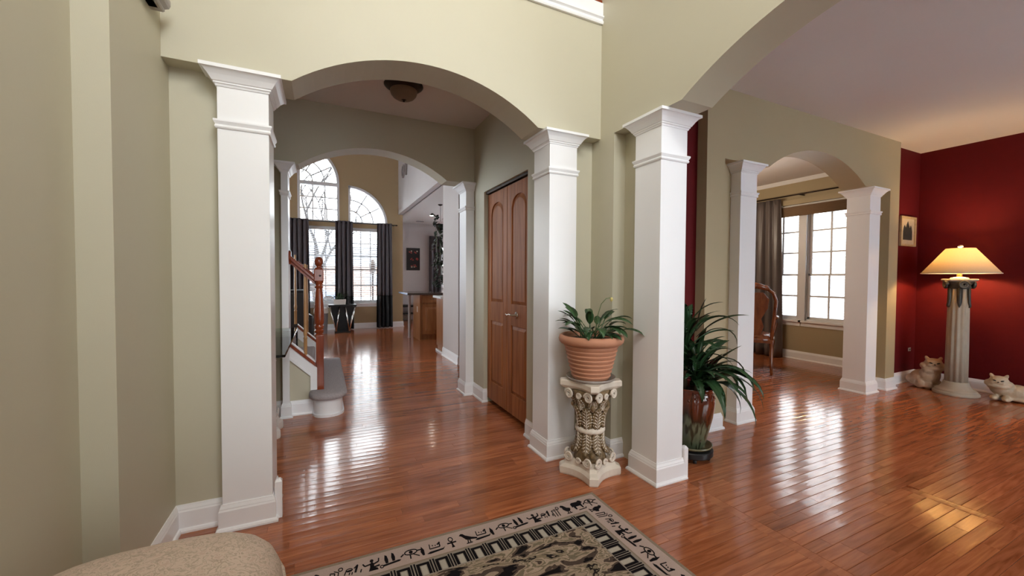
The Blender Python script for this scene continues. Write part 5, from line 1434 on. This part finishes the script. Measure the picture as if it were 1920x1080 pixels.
# ------------------------------------------------------------------ kitchen
IX0, IY0 = -0.065, 5.38
isl = thing('kitchen_island', 'oak kitchen island cabinet with a drawer and raised panel door', 'cabinet', (IX0, IY0, 0))
obj('body', B(0, 1.5, .018, .62, .10, .885), 'oak_cabinet', isl)
obj('toe_kick', B(.0, 1.5, .06, .60, .0005, .10), 'oak_cabinet', isl)
obj('end_panel', B(-.018, 0, .0, .62, .0005, .885), 'oak_cabinet', isl)
for k in range(3):
    x = .03+k*.45
    d = obj('drawer', B(x, x+.41, 0, .018, .725, .865), 'oak_cabinet', isl, bevel=.004)
    obj('drawer_pull', MB().tube([(x+.16, -.001, .80), (x+.17, -.022, .795), (x+.205, -.028, .79), (x+.24, -.022, .795), (x+.25, -.001, .80)], .005, 6), 'nickel', d, smooth=True)
    d = obj('door', B(x, x+.41, 0, .018, .125, .705), 'oak_cabinet', isl, bevel=.003)
    obj('door_panel', MB().rings([[(x+a, y_, a+.125), (x+.41-a, y_, a+.125), (x+.41-a, y_, .705-a), (x+a, y_, .705-a)] for a, y_ in ((.06, .0), (.068, .006-.012), (.10, -.010))]), 'oak_cabinet', d)
ou = obj('outlet', B(-.024, -.018, .18, .25, .54, .65), 'outlet_plate', isl)
ic = obj('island_countertop', B(IX0-.26, IX0+1.6, IY0-.05, IY0+.95, .8855, .925), 'granite', None, bevel=.006); tag(ic, 'dark granite countertop overhanging the oak island', 'countertop')
ip = thing('counter_leg', 'pale metal leg holding the overhang of the island counter', 'leg', (IX0-.12, IY0+.50, 0))
obj('post', MB().lathe([(0, .0005), (.035, .0005), (.035, .012), (.026, .02), (.026, .84), (.034, .85), (.034, .868), (0, .868)], 16), 'grey_metal', ip, autosmooth=45)
obj('top_block', B(-.04, .04, -.04, .04, .868, .885), 'black_metal', ip)
kc = thing('base_cabinet', 'oak base cabinet end beside the grey kitchen partition', 'cabinet', (-0.035, 3.87, 0))
obj('body', B(0, .6, 0, .45, .09, .885), 'oak_cabinet', kc); obj('toe_kick', B(.01, .6, .01, .42, .0005, .09), 'oak_cabinet', kc); obj('end_moulding', B(-.016, 0, 0, .45, .0005, .03), 'white_trim', kc)
kct = obj('white_countertop', B(-0.09, .6, 3.855, 4.36, .8855, .922), 'counter_white', None, bevel=.004); tag(kct, 'white countertop on the cabinet end beside the partition', 'countertop')
art = thing('flower_print', 'black framed print of small red and cream flowers in the nook', 'picture', (0.585, NY-.0005, 1.74))
obj('board', B(-.19, .19, -.02, 0, -.32, .32), 'black_paint', art)
rl = random.Random(4)
for r_ in range(3):
    for i in range(7):
        cx_, cz_ = -.11+rl.random()*.23, .20-.20*r_+rl.uniform(-.035, .035)
        obj('petal', MB().prism(circ(cx_, cz_, rl.uniform(.018, .034), 9, ry=rl.uniform(.012, .022)), 'y', -.0225, -.020), rl.choice(('petal_red', 'petal_cream', 'petal_red')), art)
curtain('nook_curtain', 'plain dark grey curtain beside the nook window', 'y', NY-.10, 1.02, 1.38, .80, 2.42, 'curtain_grey', 3, .035, 1.0, phase=.6)
bh = thing('nook_bench', 'low dark bench against the breakfast nook wall', 'bench', (0.75, NY-.28, 0))
obj('seat', B(-.6, .9, -.18, .18, .40, .45), 'black_leather', bh, bevel=.01); obj('shelf', B(-.58, .88, -.16, .16, .20, .225), 'black_metal', bh)
for x in (-.56, .84):
    for y_ in (-.15, .15): obj('leg', B(x-.02, x+.02, y_-.02, y_+.02, .0005, .40), 'black_metal', bh)
for x, y_, lb in ((0.70, 7.55, 'lit recessed downlight in the kitchen ceiling'),):
    dlg = thing('recessed_downlight', lb, 'ceiling light', (x, y_, H-.0005))
    obj('trim_ring', MB().lathe([(.055, 0), (.085, 0), (.085, -.006), (.06, -.010), (.055, -.004), (.055, 0)], 28, cap=False), 'white_trim', dlg, smooth=True)
    obj('lens', MB().lathe([(0, -.003), (.056, -.003), (.054, -.006), (0, -.007)], 24), 'downlight_glow', dlg)
vt = thing('ceiling_vent', 'small dark vent in the kitchen ceiling', 'vent', (0.66, 8.75, H-.0005)); obj('grille', B(-.10, .10, -.05, .05, -.008, 0), 'bin_grey', vt)
for i in range(4): obj('slat', B(-.09, .09, -.04+i*.022, -.03+i*.022, -.012, -.008), 'grey_metal', vt)
iv = thing('hanging_ivy', 'trailing dark ivy hanging from the kitchen ceiling beside the partition', 'plant', (0.485, 6.0, 0))
obj('hook', MB().lathe([(0, H-.001), (.05, H-.001), (.05, H-.012), (.02, H-.03), (0, H-.03)], 16), 'bronze', iv, smooth=True)
obj('chain', MB().tube([(0, 0, H-.02), (0, 0, 2.40)], .004, 5), 'bronze', iv)
obj('basket', MB().lathe([(0, 2.20), (.06, 2.21), (.10, 2.28), (.11, 2.34), (.10, 2.34), (0, 2.32)], 18), 'bronze', iv, smooth=True)
rl = random.Random(9)
lm_ = [leaf_mesh('leaf', .105, .090, .2, .9, pet=.02, fold=.1, n=6, petr=.002).mesh('leaf', True), leaf_mesh('leaf', .085, .070, .0, 1.2, pet=.02, fold=.1, n=6, petr=.002).mesh('leaf', True)]
for i in range(150):
    a = rl.random()*2*PI; z = rl.uniform(1.06, 2.56); r_ = rl.uniform(.02, .13)*(1 if z > 1.6 else .8)
    o = link('leaf', rl.choice(lm_), 'leaf_dark', iv); o.location = (r_*math.cos(a), r_*math.sin(a), z); o.rotation_euler = (rl.uniform(-.4, .4), rl.uniform(-.1, .9), a)
for i in range(6):
    a = i*1.05; obj('vine', MB().tube([(.03*math.cos(a), .03*math.sin(a), 2.35), (.10*math.cos(a), .10*math.sin(a), 2.25), (.09*math.cos(a+.3), .09*math.sin(a+.3), 1.9), (.07*math.cos(a), .07*math.sin(a), 1.1+.1*i)], .003, 5), 'stem_green', iv)

# ------------------------------------------------------------------ outside
gr = struct('ground_outside', B(-70, 70, -70, 70, -0.75, -0.45), 'snow', 'pale snowy ground outside the windows', 'ground')
nb = thing('neighbour_house', 'white horizontally sided neighbour house seen through the dining window', 'house', (9.2, 0, -0.45))
obj('wall', B(0.072, 7.0, -9, 14, 0.001, 6.2), 'roof_far', nb)  # grey backing: siding shadow lines put into colour and board gaps
sm_ = B(0, .05, -9, 14, 0, .057).mesh('siding_board')
for i in range(92):
    o = link('siding_board', sm_, 'siding_white', nb); o.location = (0.02, 0, .01+i*.0665)
obj('roof', MB().prism([(-.5, 6.1), (3.5, 9.0), (7.5, 6.1), (3.5, 6.3)], 'y', -9.5, 14.5), 'roof_far', nb)
def bare_tree(label, loc, h, seed, spread=.5):
    t = thing('bare_tree', label, 'tree', loc, 0, 'bare winter trees beyond the great room')
    r = random.Random(seed); tr = MB(); bm_ = MB()
    def grow(p, d, L, rad, dep):
        pts = [p]; q = p; dd_ = d
        for k in range(3):
            dd_ = (dd_ + Vector((r.uniform(-.22, .22), r.uniform(-.22, .22), r.uniform(-.05, .16)))).normalized(); q = q + dd_*L/3; pts.append(q)
        (tr if dep == 0 else bm_).tube(pts, [rad, rad*.85, rad*.72, rad*.6], 6 if dep < 2 else 4, cap=False)
        if dep >= 5: return
        for k in range(3 if dep < 3 else 2):
            a = r.random()*2*PI; nd = (dd_ + Vector((math.cos(a), math.sin(a), r.uniform(-.1, .5)))*r.uniform(spread*.8, spread*1.5)).normalized()
            grow(pts[r.choice((1, 2, 3))] if k else q, nd, L*r.uniform(.62, .82), rad*.56, dep+1)
    grow(Vector((0, 0, 0)), Vector((0, 0, 1)), h*.30, h*.016, 0)
    obj('trunk', tr, 'bark', t, smooth=True); o = obj('branches', bm_, 'bark', t, smooth=True); o['kind'] = 'stuff'
for lb, loc, h, sd in (('bare tree nearest the great room window on the left', (-3.2, 13.0, -.45), 8.5, 3), ('bare tree filling the middle of the great room window', (-2.0, 18.5, -.45), 9.5, 8), ('bare tree to the right outside the great room window', (3.2, 17.0, -.45), 9.0, 15), ('bare tree farthest off behind the great room', (-6.6, 24.0, -.45), 10.0, 22)):
    bare_tree(lb, loc, h, sd)
pl_ = thing('post_lantern', 'dark post lantern outside the right great room window', 'lantern', (-0.28, 11.5, -.45))
obj('post', MB().lathe([(0, 0.001), (.07, .001), (.06, .1), (.03, .15), (.03, 1.75), (.05, 1.78), (0, 1.80)], 14), 'black_metal', pl_, smooth=True)
obj('lantern_head', MB().lathe([(.04, 1.80), (.09, 1.84), (.12, 2.10), (.10, 2.12), (.03, 2.24), (0, 2.26)], 6), 'bronze', pl_)
fh = thing('far_brick_house', 'pale brick house far beyond the snowy yard', 'house', (-3.0, 34, -.45))
obj('wall', B(-9, 9, 0, 6, 0.001, 2.6), 'brick_far', fh); obj('roof', MB().prism([(-9.5, 2.55), (9.5, 2.55), (7, 4.2), (-7, 4.2)], 'y', -.4, 6.4), 'roof_far', fh)
wm = B(-.5, .5, -.04, 0, .9, 1.9).mesh('house_window')
for i in range(7):
    o = link('house_window', wm, 'roof_far', fh); o.location = (-7.5+i*2.5, 0, 0)
cr_ = thing('parked_car', 'blue grey car parked beyond the snowy yard', 'car', (-2.9, 22, -.45), .1)
obj('body', MB().prism([(-2.1, .30), (2.1, .30), (2.15, .75), (1.3, .88), (.7, 1.38), (-1.0, 1.40), (-1.6, .92), (-2.15, .82)], 'y', -.85, .85), 'car_blue', cr_, bevel=.06)
obj('side_glass', MB().prism([(-1.35, .93), (1.1, .93), (.62, 1.30), (-.95, 1.32)], 'y', -.87, -.85), 'black_paint', cr_)
for x in (-1.35, 1.35):
    for s in (-1, 1):
        o = obj('wheel', MB().lathe([(0, -.1), (.30, -.1), (.33, -.06), (.33, .06), (.30, .1), (0, .1)], 20), 'black_plastic', cr_, autosmooth=40); o.location = (x, s*.78, .331); o.rotation_euler = (PI/2, 0, 0)
